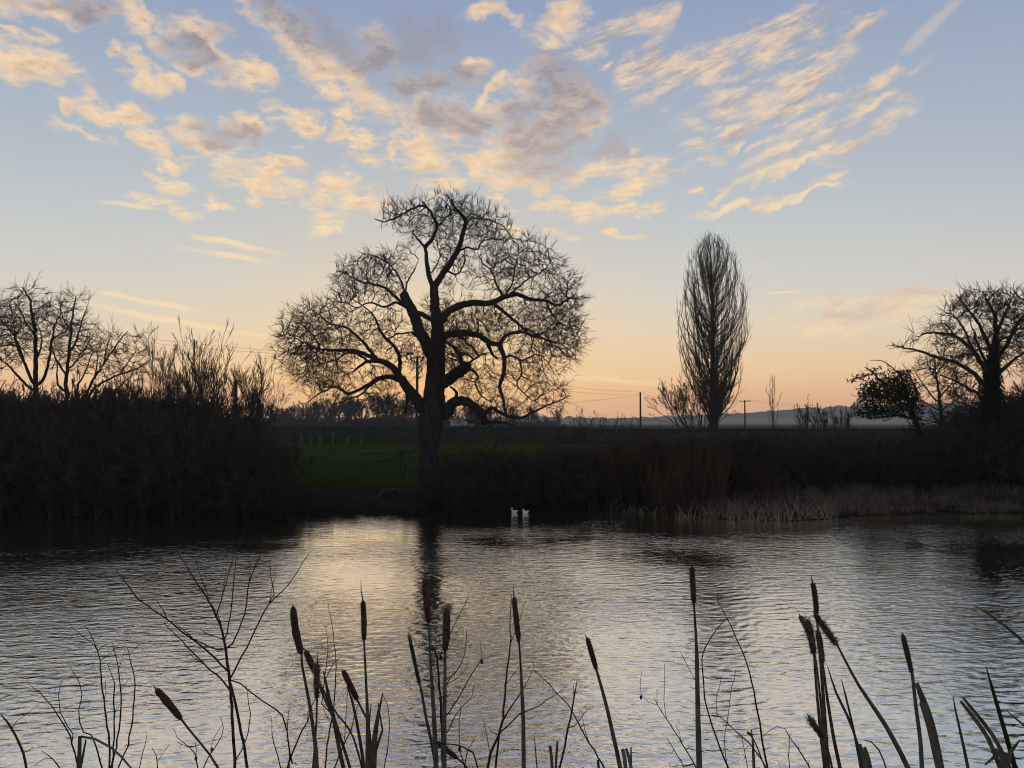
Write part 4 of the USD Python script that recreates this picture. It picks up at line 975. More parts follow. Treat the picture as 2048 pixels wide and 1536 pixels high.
def blades(centres, rng, h0, h1, lean=.35, w=.012, bend=.5, down=0.):
    c = np.asarray(centres, float); n = len(c)
    a = rng.uniform(0, 2 * np.pi, n); side = np.stack([np.cos(a), np.sin(a), 0 * a], -1)
    d = unit(rng.normal(0, lean, (n, 3)) * [1, 1, .2] + [0, 0, 1]); L = rng.uniform(h0, h1, (n, 1))
    fall = unit(d * [1, 1, 0] + rng.normal(0, .15, (n, 3)) * [1, 1, 0])
    m = c + d * L * .55; e = m + unit(d + fall * bend * rng.uniform(0, 2, (n, 1)) - [0, 0, down]) * L * .45
    v = np.stack([c - side * w, c + side * w, m - side * w * .8, m + side * w * .8, e], 1).reshape(-1, 3)
    k = np.arange(n)[:, None] * 5
    return v, np.vstack([k + [0, 1, 3], k + [0, 3, 2], k + [2, 3, 4]])
def bank_points(px0, px1, d0, d1, n, rng):
    px = rng.uniform(px0, px1, n); xx = (px - 1024) / FOCAL_PX * 36
    y = shore(xx) + rng.uniform(d0, d1, n); xx = (px - 1024) / FOCAL_PX * y
    return np.stack([xx, y, ground_z(xx, y) - .02], -1)
rngg = R(110)
def clumped(px0, px1, d0, d1, clumps, per, spread, rng):
    c = bank_points(px0, px1, d0, d1, clumps, rng); n = rng.poisson(per, clumps)
    p = np.repeat(c, n, axis=0); p[:, :2] += rng.normal(0, spread, (len(p), 2)); p[:, 2] = ground_z(p[:, 0], p[:, 1]) - .02
    return p
reeds = [blades(clumped(1340, 1670, -.9, .4, 30, 8, .16, rngg), rngg, .3, 1.15, .3, .014, .9), blades(clumped(1180, 1360, -.3, .4, 16, 7, .14, rngg), rngg, .25, .8, .5, .012, 1.1), blades(clumped(1350, 1680, -.9, .2, 22, 7, .22, rngg), rngg, .5, 1.1, 1.6, .014, .5), blades(bank_points(1350, 1670, -.8, .5, 60, rngg), rngg, .3, .9, .9, .013, 1.)]
top('reed_bed', join(reeds), 'reed', 'pale broken reeds standing and lying along the right water edge', 'reeds', kind='stuff')
top('bank_litter', join([blades(bank_points(-120, 1180, -.2, 1.6, 4200, rngg), rngg, .1, .5, 1.1, .009, 1.2, .4)]), 'dull_twig', 'dead stalks and litter along the dark waterline', 'litter', kind='stuff')
top('dry_grass', join([blades(clumped(1670, 2250, .3, 3.6, 190, 34, .22, rngg), rngg, .3, .95, .55, .010, 1.2, .3), blades(clumped(1380, 1720, .5, 3.8, 90, 28, .22, rngg), rngg, .3, .95, .4, .009, 1., .2)]), 'dry_grass', 'matted dry grass covering the low right bank', 'grass', kind='stuff')
top('bank_grass', join([blades(bank_points(420, 900, -.1, 2.6, 3600, rngg), rngg, .12, .35, .5, .012, 1.2, .2), blades(bank_points(1160, 1380, -.3, .7, 900, rngg), rngg, .12, .35, .5, .012, 1.)]), 'green_blade', 'rough green grass along the bank at the oak and the reeds', 'grass', kind='stuff')
fx = rngg.uniform(-26, 30, 16000); fy = rngg.uniform(38.5, 62, 16000)
top('field_grass', blades(np.stack([fx, fy, ground_z(fx, fy) - .02], -1), rngg, .06, .26, .5, .022, 1.), 'green_blade', 'short green grass of the field behind the oak', 'grass', kind='stuff')
isl = on_water(1985, 1047); a = rngg.uniform(0, 6.28, 1500); q = np.sqrt(rngg.random(1500))
top('bank_grass', blades(np.stack([isl[0] + np.cos(a) * q * 1.25, isl[1] + np.sin(a) * q * .55, 0 * a - .02], -1), rngg, .06, .2, .7, .012, 1.), 'green_blade', 'low green clump growing in the water at the right edge', 'plants', kind='stuff')

# fallen branches lying at the foot of the oak
def zo(*pts): return [((x - 500) * 2.195, (y - 350) * 2.195) for x, y in pts]
FALLEN = [(zo((868,915),(888,904),(912,912),(938,901)), 'dead branch arching right of the oak trunk foot'), (zo((792,956),(803,920),(814,897),(835,874)), 'dead branch leaning up against the left of the oak trunk'), (zo((755,996),(778,978),(819,985),(846,974)), 'pale dead branch lying at the water edge left of the oak'),
 (zo((838,893),(826,905),(800,903),(786,918),(770,925),(752,924),(738,936),(715,958)), 'crooked broken limb drooping left from the oak trunk over the field'), (zo((806,902),(800,915),(812,930),(806,950),(812,968)), 'short forked dead branch standing left of the oak trunk foot'),
 (zo((900,930),(925,908),(960,905),(1000,922),(1042,932)), 'long dead branch resting on the bramble mound right of the oak'), (zo((985,905),(1000,880),(1012,866)), 'upright dead spike in the brambles right of the oak')]
for k, (pts, lab) in enumerate(FALLEN):
    p = spline(np.array([at(*oz(x, y), 35.6 + .2 * k) for x, y in pts]), .15) + R(120 + k).normal(0, .02, 3)
    t = thing('fallen_branch', lab, 'branch', p[0])
    part(t, 'stem', tube(p, np.linspace(.045, .014, len(p)), 6, cap=True), 'pale_bark' if k == 2 else 'bark', smooth=True)
    tw = []
    rr = R(130 + k)
    for i in np.repeat(np.arange(1, len(p) - 1), 2):
        d = unit(rr.normal(0, 1, 3) + [0, 0, .4]); L = rr.uniform(.2, .8)
        tw.append(tube(np.stack([p[i], p[i] + d * L * .5 + rr.normal(0, .03, 3), p[i] + d * L + rr.normal(0, .08, 3)]), [.011, .009, .006], 3))
    part(t, 'twigs', join(tw), 'twig', kind='stuff')

# ------------------------------------------------------------------ two white ducks
def duck(px, py, lab, tucked):
    c = on_water(px, py); L = .26
    t = thing('duck', lab, 'duck', c, 'white ducks resting on the pond')
    s = np.array([0, .04, .15, .35, .55, .75, .9, 1.]); z0 = np.array([.05, .05, .045, .04, .045, .06, .085, .10]); rz_ = np.array([.004, .04, .065, .078, .076, .06, .03, .004]); ry_ = rz_ * 1.05
    ang = np.linspace(0, 2 * np.pi, 17)[:-1]
    V = np.array([[[c[0] - L / 2 + L * a, c[1] + ry * math.cos(u), c[2] + z + rz0 * math.sin(u)] for u in ang] for a, z, rz0, ry in zip(s, z0, rz_, ry_)])
    n, m = V.shape[:2]; i, j = np.meshgrid(np.arange(n - 1), np.arange(m), indexing='ij')
    f = np.stack([i * m + j, i * m + (j + 1) % m, (i + 1) * m + (j + 1) % m, (i + 1) * m + j], -1).reshape(-1, 4)
    bodym = trimesh.Trimesh(V.reshape(-1, 3), np.vstack([f[:, [0, 1, 2]], f[:, [0, 2, 3]]]), process=False)
    e = np.array([c[0] - L / 2, c[1], c[2]])
    nk = [e + [.045, 0, .07], e + [.02, 0, .12], e + [.025, 0, .17], e + [.03, 0, .20]] if not tucked else [e + [.05, 0, .08], e + [.03, 0, .12], e + [.04, 0, .145], e + [.05, 0, .155]]
    neck = tube(spline(np.array(nk), .01), np.linspace(.034, .022, len(spline(np.array(nk), .01))), 10)
    hd = trimesh.creation.icosphere(2, .031); hd.apply_scale([1.25, .9, 1.]); hd.apply_translation(nk[-1] + np.array([-.008, 0, .008]))
    part(t, 'body', join([(np.asarray(bodym.vertices), np.asarray(bodym.faces)), neck, (np.asarray(hd.vertices), np.asarray(hd.faces))]), 'white_feather', smooth=True)
    h = nk[-1] + np.array([-.04, 0, .004])
    part(t, 'bill', tube([h, h + [-.025, 0, -.006], h + [-.045, 0, -.009]], [.014, .012, .006], 8, cap=True), 'orange_bill', smooth=True)
    for sd in (-1, 1):
        w = trimesh.creation.icosphere(2, 1.); w.apply_scale([.095, .018, .045]); w.apply_translation(c + [.03, sd * .070, .06])
        part(t, 'wing', w, 'white_feather', smooth=True)
    tl = c + [L / 2 - .03, 0, .09]
    part(t, 'tail', tube([tl, tl + [.04, 0, .02], tl + [.07, 0, .035]], [.03, .02, .004], 8, cap=True), 'white_feather', smooth=True)
duck(1029, 1026, 'white duck with its neck raised, left of the pair', False)
duck(1051, 1027, 'white duck with its head drawn in, right of the pair', True)
# ------------------------------------------------------------------ the near bank's cattails, stalks and saplings
NY = 3.3
def near_ground(p):
    """Carries a stalk that leaves the picture on down to the near bank, along its own direction made steeper."""
    return p
def stalk(pts, w, Y, dY=0.):
    """A stem through photograph pixels (top first), widths in px, carried on down to the ground of the near bank."""
    n = len(pts); ws = np.interp(np.linspace(0, 1, n), np.linspace(0, 1, len(w)), w); ws = np.where(ws > 4, 4 + (ws - 4) * .8, ws)
    P = np.array([at(px, py, Y + dY * (1 - i / (n - 1))) for i, (px, py) in enumerate(pts)])
    R_ = ws * mpp(Y) / 2
    return P, R_
def rooted(P, R_, flare=1.15):
    d = unit(P[-1] - P[-2]); d = unit(d * [1, 1, 1] + [0, 0, -.6])
    q = P[-1].copy(); add = []
    for _ in range(60):
        q = q + d * .12; add.append(q.copy())
        d = unit(d * [.9, .9, 1] + [0, 0, -.05])
        if q[2] < zg(q[0], q[1]) - .04: break
    add = add[::3] + [add[-1]] if len(add) > 3 else add
    return np.vstack([P, add]), np.r_[R_, np.full(len(add), R_[-1] * flare)]

def head(p0, p1, r, rng, fluffy=0.):
    """A cattail's head from p0 (top) to p1: a rounded spindle with an uneven felt."""
    s = np.array([0, .015, .05, .12, .25, .4, .55, .7, .85, .94, .985, 1.])
    k = np.array([.12, .5, .78, .94, 1., 1.03, 1., .98, .9, .72, .45, .15])
    k = k * (1 + rng.normal(0, .045, len(s)))
    side = np.cross(unit(p1 - p0), [0, 1, 0])
    bow = rng.normal(0, .12) * r
    pts = p0 + (p1 - p0) * s[:, None] + side * (bow * np.sin(s * np.pi))[:, None]
    v, f = tube(pts, r * k, 14, cap=True)
    v = v + (meshkit.fbm(v * 130, 3)[:, None] - .5) * r * .6 * unit(v - v.mean(0))
    return (v, f), pts

def fluff(c, r, n, rng):
    """Loosened seed down: many fine hairs around the points c."""
    q = c[rng.integers(0, len(c), n)]; d = unit(rng.normal(0, 1, (n, 3)))
    L = r * rng.uniform(.6, 1.5, (n, 1)); a = q + d * r * .5
    return many3(np.stack([a, a + d * L * .5, a + d * L + rng.normal(0, r * .25, (n, 3))], 1), np.array([.0006, .0006, .0004]))

def cattail(lab, tip, h0, h1, wpx, stem, sw, Y=NY, dY=0., down=None, sheath=None, seed=0, torn=False):
    """tip, h0, h1: pixels of the spike's tip and the head's two ends; stem: pixels from the head down; sw: stem widths in px."""
    rng = R(300 + seed); s = mpp(Y)
    P, R_ = rooted(*stalk([h1] + stem, sw, Y, dY))
    t = thing('cattail', lab, 'cattail', P[-1], 'cattails on the near bank')
    Yh = Y + dY
    a, b = at(*h0, Yh), P[0]
    wpx = wpx * .9
    hm, axis = head(a, b, wpx * s / 2, rng)
    part(t, 'head', hm, 'cattail_fluff' if torn else 'cattail_head', smooth=True)
    felt = spline(axis, .004); side_ = unit(rng.normal(0, 1, (len(felt), 3)))
    q = felt[rng.integers(2, len(felt) - 1, 420)]; d = unit(np.cross(rng.normal(0, 1, q.shape), unit(b - a))); rad_ = wpx * s / 2 * .8
    part(t, 'felt', many3(np.stack([q + d * rad_, q + d * (rad_ + rng.uniform(.001, .006, (420, 1))) + [0, 0, -.001]], 1), np.array([.0007, .0004])), 'cattail_head', kind='stuff')
    part(t, 'stem', tube(spline(np.c_[P, R_], .07)[:, :3], spline(np.c_[P, R_], .07)[:, 3], 8), 'reed_stem', smooth=True)
    if tip:
        e = at(*tip, Yh); m = (a + e) / 2 + rng.normal(0, .002, 3)
        part(t, 'spike', tube([a, m, e], [.0035, .002, .0008], 6), 'reed_stem', smooth=True)
    if down:
        u0, u1, n = down
        c = axis[(np.linspace(0, 1, len(axis)) >= u0) & (np.linspace(0, 1, len(axis)) <= u1)]
        c = spline(c, .004) if len(c) > 2 else c
        part(t, 'down', fluff(c, wpx * s * .62, n, rng), 'cattail_fluff', kind='stuff')
    if sheath:
        i0 = sheath; Q = spline(np.c_[P, R_], .05); j = np.argmin(abs(Q[:, 2] - at(0, i0, Y)[2])); Q = Q[j:]
        if len(Q) > 2: part(t, 'leaf_sheath', tube(Q[:, :3] + [.001, -.002, 0], Q[:, 3] * np.linspace(1.05, 1.35, len(Q)), 7, cap=True), 'reed_leaf', smooth=True)
    return t

def z3(x, y): return 560 + x / 4.571, 1200 + y / 4.571
C = cattail
C('tall cattail with a pale patch on its head, left of the tallest mid group', (584,1205), (586,1213), (603,1309), 16, [(604,1330),(617,1397),(630,1484),(633,1536)], [4,5,8,10], 3.2, down=None, sheath=1400, seed=1)
C('short dark cattail head leaning behind the woolly one on the left', (604,1292), (611,1301), (634,1350), 13, [(644,1385),(668,1440),(700,1536)], [4,5,6], 3.4, seed=2)
C('woolly upright cattail with a long spike beside the tall left one', (635,1300), (634,1327), (634,1398), 12, [(633,1440),(630,1490),(626,1536)], [4,4,5], 3.15, down=(0.,.65,420), seed=3)
C('straight cattail with a long thin spike left of the oak trunk reflection', (722,1160), (726,1201), (728,1282), 12, [(730,1320),(733,1385),(735,1440),(734,1536)], [4,4.5,7,8], 3.3, sheath=1385, seed=4)
C('small bowed cattail leaning left below the straight one', (683,1335), (686,1341), (715,1401), 12.5, [(722,1415),(735,1440),(742,1490),(745,1536)], [4,4,5,5], 3.5, seed=5)
C('tallest dark cattail in the middle, on the reflection of the oak trunk', (847,1128), (850,1154), (857,1246), 14, [(859,1280),(862,1340),(868,1440),(872,1536)], [4,4.5,9,11], 3.2, sheath=1370, seed=6)
C('frayed grey cattail without spike right of the tallest middle one', None, (893,1217), (890,1302), 16, [(890,1330),(889,1400),(888,1470),(888,1536)], [5,7,10,11], 3.1, down=(0.,.2,260), sheath=1340, seed=7)
C('very thin ragged cattail leaning left of the tallest middle one', (816,1262), (818,1270), (840,1372), 8, [(843,1382),(853,1440),(862,1480),(872,1536)], [5,5.5,7,7], 3.4, down=(.05,.3,60), seed=8)
C('dark slim cattail right of the middle with a leaf along its head', (1026,1168), (1028,1194), (1038,1285), 12.5, [(1040,1310),(1043,1370),(1046,1440),(1047,1536)], [4,4.5,8,9], 3.25, sheath=1350, seed=9)
C('left leaning cattail standing alone in the centre right of the water', (1171,1268), (1174,1275), (1193,1341), 11, [(1197,1355),(1212,1410),(1228,1480),(1240,1536)], [5,6,8,9], 3.3, sheath=1345, seed=10)
C('tall lone cattail with a curved spike, highest of the right half', (1374,1106), (1384,1132), (1388,1209), 11.5, [(1390,1240),(1393,1300),(1395,1420),(1398,1536)], [4,5,9,12], 3.1, down=(.2,.7,60), sheath=1310, seed=11)
C('topmost cattail of the right hand cluster', (1623,1152), (1625,1164), (1633,1230), 11, [(1636,1260),(1641,1320),(1647,1400),(1656,1536)], [4,5,7,9], 3.2, seed=12)
C('slanting woolly cattail on the right side of the right cluster', (1626,1222), (1629,1227), (1675,1291), 13, [(1690,1320),(1720,1375),(1770,1450),(1815,1536)], [4,5,8,10], 3.05, down=(.3,.75,420), sheath=1380, seed=13)
C('left outermost small dark cattail head of the right cluster', (1596,1226), (1600,1232), (1617,1264), 10, [(1630,1310),(1641,1400),(1648,1480),(1652,1536)], [3,4,5,6], 3.4, seed=14)
C('fat bursting cattail at the left of the right cluster', None, (1613,1239), (1628,1309), 15, [(1630,1340),(1635,1400),(1643,1480),(1650,1536)], [4,5,7,8], 3.15, down=(.0,.6,380), seed=15)
C('dark ragged cattail in the middle of the right cluster', (1632,1252), (1635,1259), (1645,1326), 12, [(1648,1345),(1655,1400),(1668,1480),(1680,1536)], [4,5,7,8], 3.25, down=(.3,.95,140), seed=16)
C('low broken cattail head at the foot of the right cluster', (1614,1426), (1619,1436), (1645,1474), 12, [(1652,1490),(1660,1515),(1664,1536)], [4,4,5], 3.1, down=(.0,.5,200), seed=17)
C('slim dark cattail alone left of the pale cut reeds at the right', (1803,1263), (1805,1268), (1824,1348), 10.5, [(1827,1375),(1832,1420),(1840,1480),(1843,1536)], [5,6,7,8], 3.2, sheath=1350, seed=18)
C('strongly leaning cattail at the lower left', (305,1369), (312,1378), (363,1439), 14.5, [(375,1455),(400,1485),(420,1510),(436,1536)], [4,4,4,5], 3.2, seed=19)
C('bent down blackened cattail head at the bottom centre', None, (874,1484), (915,1517), 11, [(922,1523),(930,1530),(940,1545)], [4,4,4], 3.3, seed=20)

def flat(pts, w, Y, fold=.25, dY=0.):
    """A flat reed leaf through pixels (tip first), folded a little along its middle, rooted in the bank."""
    P, R_ = rooted(*stalk(pts, w, Y, dY), 1.)
    Q = spline(np.c_[P, R_], .06); p, r = Q[:, :3], Q[:, 3:]
    t = unit(np.gradient(p, axis=0)); side = unit(np.cross(t, [0, 1, 0])); nrm = np.cross(side, t)
    tw = np.sin(np.linspace(0, 2.2, len(p)))[:, None] * .35
    side = unit(side + nrm * tw)
    th = .0012
    v = np.stack([p - side * r, p + nrm * r * fold, p + side * r, p + nrm * (r * fold - th)], 1)
    n = len(p); v = v.reshape(-1, 3)
    i, j = np.meshgrid(np.arange(n - 1), np.arange(4), indexing='ij')
    q = np.stack([i * 4 + j, i * 4 + (j + 1) % 4, (i + 1) * 4 + (j + 1) % 4, (i + 1) * 4 + j], -1).reshape(-1, 4)
    cap = np.array([[0, 1, 2], [0, 2, 3]])
    return (v, np.vstack([q[:, [0, 1, 2]], q[:, [0, 2, 3]], cap, cap[:, ::-1] + (n - 1) * 4])), P[-1]
def reed(lab, *leaves_, mat='reed_leaf', Y=3.2, cat='reed'):
    ms = [flat(pts, w, Y + .04 * i) for i, (pts, w) in enumerate(leaves_)]
    t = thing('dead_reed', lab, cat, ms[0][1], 'dead reeds on the near bank')
    for i, (m, _) in enumerate(ms): part(t, 'leaf', m, mat, smooth=30)
    return t
reed('broad pale cut reed sheath right of the slim dark cattail', ([(1833,1366),(1846,1400),(1862,1450),(1880,1536)], [9,15,20,22]), ([(1840,1405),(1856,1450),(1868,1500),(1876,1536)], [4,9,12,12]), Y=3.0)
reed('thin pointed reed between the broad pale sheath and the split reed', ([(1906,1394),(1912,1425),(1922,1470),(1936,1536)], [2,4,6,8]), mat='reed_stem')
reed('split slanting reed leaning left in the lower right corner', ([(1921,1402),(1945,1432),(1975,1475),(2000,1536)], [6,9,10,11]), ([(1925,1394),(1950,1425),(1985,1470),(2020,1536)], [5,8,9,9]), Y=3.0)
reed('long green and brown reed blade near the right edge', ([(1972,1333),(1984,1375),(2003,1440),(2030,1536)], [1.5,7,10,13]), mat='green_blade', Y=2.95)
reed('dark blade slanting in from the right edge over the water', ([(1948,1211),(1980,1230),(2015,1256),(2062,1300)], [1,4,6,7]), mat='reed_stem', Y=3.1)
reed('short dark blade at the right edge below the long slanting blade', ([(2014,1422),(2035,1440),(2070,1468)], [1.5,4,5]), mat='reed_stem', Y=3.0)
reed('dark thin stalk right beside the right cluster of cattails', ([(1683,1358),(1692,1395),(1705,1450),(1722,1536)], [1.5,4,5,7]), mat='reed_stem')
reed('pale stubby cut reeds below the slanting woolly cattail', ([(1719,1488),(1726,1510),(1732,1536)], [8,10,11]), ([(1729,1494),(1736,1515),(1741,1536)], [7,9,9]), Y=3.0)
reed('thin reed leaf leaning left between the cluster and the dark stalk', ([(1655,1332),(1672,1385),(1694,1430),(1716,1490)], [1.5,5,6,5]), mat='reed_stem', Y=3.3)
reed('snapped reed stump at the lower left with its top bent over', ([(160,1472),(159,1500),(157,1540)], [8,9,10]), ([(172,1479),(167,1505),(160,1540)], [3,5,6]), mat='reed_stem', Y=3.0)
reed('bluish bent leaf arching from the snapped stump at the lower left', ([(161,1473),(190,1478),(222,1495),(262,1536)], [5,5,5,4]), mat='grey_leaf', Y=3.02)
reed('long brown sheath stalk leaning left behind the small bowed cattail', ([(647,1342),(656,1386),(668,1440),(680,1506),(687,1536)], [3,7,9,9,9]), ([(641,1366),(656,1400),(680,1473),(700,1536)], [2,5,6,6]), mat='reed_stem', Y=3.25)
reed('dark upright stalk below the small bowed cattail', ([(694,1372),(704,1400),(713,1441),(724,1506),(728,1536)], [3,5,6,7,7]), mat='reed_stem', Y=3.35)
reed('shaggy broken reed clump right of the straight cattail', ([(766,1385),(757,1425),(750,1470),(747,1536)], [2,7,12,14]), ([(742,1408),(738,1450),(740,1536)], [2,4,6]), ([(756,1405),(760,1430),(765,1460),(752,1500)], [2,3,4,6]), mat='reed_stem', Y=3.1)
reed('two short cut reed stems left of the leaning centre right cattail', ([(1100,1491),(1103,1515),(1105,1545)], [6,7,7]), ([(1115,1482),(1113,1510),(1111,1545)], [4,5,5]), mat='reed_leaf', Y=3.0)
reed('pale cut reed stems at the foot of the leaning centre right cattail', ([(1245,1498),(1249,1515),(1252,1545)], [8,9,9]), ([(1252,1497),(1258,1515),(1264,1545)], [6,7,7]), ([(1262,1494),(1262,1515),(1263,1545)], [3,4,4]), mat='grey_leaf', Y=3.0)
reed('single short stem at the bottom left of the leaning centre right cattail', ([(1196,1520),(1198,1545)], [5,6]), mat='reed_stem', Y=3.0)
reed('torn upright reed stub with a pale wisp right of the tall lone cattail', ([(1503,1460),(1506,1490),(1508,1545)], [2,5,7]), ([(1494,1465),(1500,1468),(1505,1475)], [5,6,3]), mat='reed_stem', Y=3.1)
reed('thin arched reed leaf along the bottom right of the cattail cluster', ([(1727,1480),(1742,1483),(1758,1500),(1775,1545)], [1.5,2.5,3,3]), mat='reed_stem', Y=3.2)
reed('broad brown leaf bases in the lower right corner', ([(1990,1498),(2003,1510),(2012,1545)], [8,14,16]), ([(2040,1480),(2020,1505),(2012,1545)], [3,12,16]), ([(1970,1530),(1990,1512),(2010,1508),(2030,1530)], [3,8,9,8]), mat='reed_leaf', Y=2.9)

def sapling(name, lab, branches, Y, x0, y0, k, seed, mat='near_twig', cat='sapling', stems=1, spurs=True, pods=0):
    """branches: (points in a zoomed view, widths in px). The first 'stems' of them are carried down to the ground."""
    rng = R(500 + seed)
    made = []
    for i, (pts, w) in enumerate(branches):
        pts = [(x0 + x / k, y0 + y / k) for x, y in pts]
        if i < stems:
            P, R_ = rooted(*stalk(pts[::-1] if pts[0][1] > pts[-1][1] else pts, w[::-1], Y, rng.normal(0, .05)))
        else:
            P, R_ = stalk(pts, w, Y, 0.)
            P[:, 1] += np.linspace(0, rng.normal(0, .07), len(P)); 
        Q = spline(np.c_[P, R_], .035); Q[1:-1, :3] += rng.normal(0, .0014, (len(Q) - 2, 3))
        made.append(Q)
    t = thing(name, lab, cat, made[0][-1, :3])
    sp = []
    for i, Q in enumerate(made):
        if i >= stems:   # meet the strand it grows from
            allp = np.vstack([m[:, :3] for j, m in enumerate(made) if j != i])
            j = np.argmin(np.linalg.norm((allp - Q[0, :3]) * [1, .3, 1], axis=1))
            if np.linalg.norm(allp[j] - Q[0, :3]) < .2: Q[0, :3] = allp[j]
        part(t, 'stem' if i < stems else 'branch', tube(Q[:, :3], np.maximum(Q[:, 3], .0011), 6, cap=True), mat, smooth=True)
        if spurs:
            for r in Q[2:-1:2]:
                if rng.random() < .55:
                    d = unit(rng.normal(0, 1, 3) + [0, 0, .6]); L = rng.uniform(.006, .016)
                    sp.append(tube([r[:3], r[:3] + d * (L + r[3])], [.0016, .0010], 4, cap=True))
    if sp: part(t, 'buds', join(sp), mat, kind='stuff')
    if pods:
        for q in range(pods):
            r = made[rng.integers(0, len(made))]; r = r[rng.integers(0, len(r) // 2 + 1)]
            m = trimesh.creation.icosphere(1, .006); m.apply_scale([1, 1, 1.6]); m.apply_translation(r[:3] - [0, 0, .014])
            part(t, 'seed_pod', m, mat, smooth=True)
    return t
S5 = (0, 1040, 2.926)
sapling('bare_sapling', 'leafless twiggy sapling fanning out over the water left of the cattails', [
 ([(1378,1451),(1350,1000),(1330,820),(1310,700),(1270,560),(1220,470),(1160,380),(1090,270),(1030,180)], [7,6.5,6,5,4,3.5,3,2,1.2]), ([(1450,1451),(1402,1200),(1366,1020),(1350,960)], [6.5,6,5.5,5]),
 ([(1345,920),(1400,830),(1500,640),(1580,490),(1700,370),(1830,175)], [4,3.6,3.2,2.6,2,1.2]), ([(1580,490),(1610,430),(1605,330),(1598,218)], [2.2,1.8,1.4,1]), ([(1575,485),(1582,400),(1592,325)], [1.8,1.4,1]),
 ([(1338,760),(1400,640),(1450,500),(1470,360),(1530,220),(1575,60)], [3.6,3.2,3,2.6,1.8,1.2]), ([(1470,360),(1465,235)], [1.6,1]), ([(1322,720),(1350,500),(1368,250),(1390,90)], [3,2.4,1.8,1]),
 ([(1272,540),(1310,380),(1350,220),(1420,55)], [2.8,2.2,1.6,1]), ([(1290,455),(1290,310)], [1.8,1]), ([(1328,875),(1200,740),(1000,570),(850,450),(770,330),(738,265)], [4,3.6,3,2.6,1.8,1]), ([(1000,572),(965,520),(938,455)], [1.8,1.4,1]),
 ([(972,570),(910,568),(855,585)], [1.6,1.2,1]), ([(1338,972),(1200,850),(1060,710),(950,600)], [3.6,3,2.2,1.2]), ([(1210,858),(1180,800),(1170,738)], [1.8,1.4,1]), ([(1318,768),(1230,740),(1150,680),(1050,590)], [3,2.6,2.2,1.4]),
 ([(1365,925),(1480,1040),(1600,1140),(1640,1230),(1660,1440),(1662,1500)], [2.8,2.6,2.8,3,3.2,3.2]), ([(1395,1400),(1440,1220),(1395,1010)], [2.6,2.2,1.2]), ([(1318,690),(1240,660),(1212,608)], [2,1.6,1]), ([(1225,475),(1185,340),(1150,235)], [2,1.6,1]), ([(1300,640),(1292,520),(1262,440)],[2,1.5,1])], 3.2, *S5, 1, stems=2)
F1 = (0, 1200, 4.571)
sapling('bare_sapling', 'slender many stemmed sapling in the lower left', [
 ([(1000,1560),(1000,1300),(960,1000),(930,760),(910,560),(890,440),(830,310),(775,225)], [4,3.6,3.2,2.8,2.4,2,1.4,1]), ([(1022,1560),(1045,1200),(1040,880),(1045,760),(980,580)], [3.6,3,2.6,2,1]), ([(1012,1560),(1090,1200),(1110,950),(1095,720),(1070,560),(1030,390)], [3.6,3.2,2.8,2.4,1.8,1]), ([(1070,1560),(1170,1330),(1220,1000),(1230,780),(1215,640),(1175,500),(1165,430)], [3.4,3,2.8,2.4,2,1.4,1]),
 ([(915,580),(1000,480),(1040,420)], [1.6,1.3,.9]), ([(900,470),(1000,385)], [1.5,.9]), ([(898,465),(820,390),(700,295),(640,262)], [1.6,1.4,1.2,.9]), ([(945,900),(1000,780),(1020,700)], [1.4,1.2,.8]), ([(1042,885),(1110,830),(1200,700)], [1.5,1.3,.9]), ([(1045,1000),(1110,920)], [1.3,.8]), ([(1100,830),(1150,690)], [1.3,.8]), ([(1178,510),(1230,420)], [1.2,.8]), ([(1075,590),(1130,470)], [1.2,.8]), ([(640,262),(720,200)],[1.1,.8])], 3.3, *F1, 2, stems=4)
sapling('bare_sapling', 'crooked thin sapling bending sharply beside the snapped stump', [([(935,1560),(870,1320),(832,1230),(768,1208),(735,1120),(720,1000),(745,860),(710,720),(640,600)], [3.2,2.8,2.6,2.4,2.2,2,1.8,1.4,.9]), ([(720,1560),(640,1250),(560,1100),(480,980),(370,850),(270,780)], [3.2,2.8,2.4,2,1.6,1]), ([(700,1300),(600,1160),(520,1050),(480,900),(500,780)], [2.2,2,1.8,1.4,.9]), ([(480,900),(430,850)], [1.2,.8])], 3.25, *F1, 3, stems=2)
sapling('bare_stalk', 'knobbly dark stem leaning left at the left edge', [([(255,1570),(210,1400),(140,1240),(70,1120),(8,1045)], [5,4.6,4.2,3.6,2]), ([(225,1430),(250,1390),(270,1370)], [2,1.6,1]), ([(90,1150),(92,1115)], [1.6,1])], 3.0, *F1, 4)
sapling('bare_stalk', 'thin twig reaching in at the left edge above the knobbly stem', [([(-60,1000),(-20,930),(5,905),(50,880),(115,865)], [3,2.8,2.5,2,1])], 3.0, *F1, 5)
sapling('bare_stalk', 'low arching twig along the bottom left', [([(560,1570),(480,1450),(380,1380)], [2.6,2,1]), ([(480,1450),(420,1440),(330,1500)], [1.5,1.3,.9])], 3.1, *F1, 6)
sapling('bare_stalk', 'two faint upright twigs left of the leaning cattail', [([(1270,1560),(1320,1340),(1340,1230)], [2,1.6,.9]), ([(1442,1560),(1430,1420),(1390,1350)], [2,1.6,.9]), ([(1440,1450),(1490,1380)], [1.2,.8])], 3.4, *F1, 7, stems=2)
F2 = (300, 1200, 4.571)
sapling('bare_stalk', 'fine branched weed behind the leaning cattail stem', [([(432,1570),(410,1420),(370,1350),(250,1260),(220,1180)], [2.8,2.4,1.8,1.2,.8]), ([(470,1570),(560,1400),(650,1250),(665,1100),(640,1060)], [2.6,2.2,1.8,1.3,.8]), ([(375,1360),(365,1200)], [1.3,.8]), ([(428,1400),(480,1230)], [1.4,.8]), ([(380,1345),(520,1300),(680,1270)],[1.2,1,.8]), ([(560,1400),(520,1340),(545,1260)],[1.2,1,.8])], 3.3, *F2, 8, stems=2, pods=3)
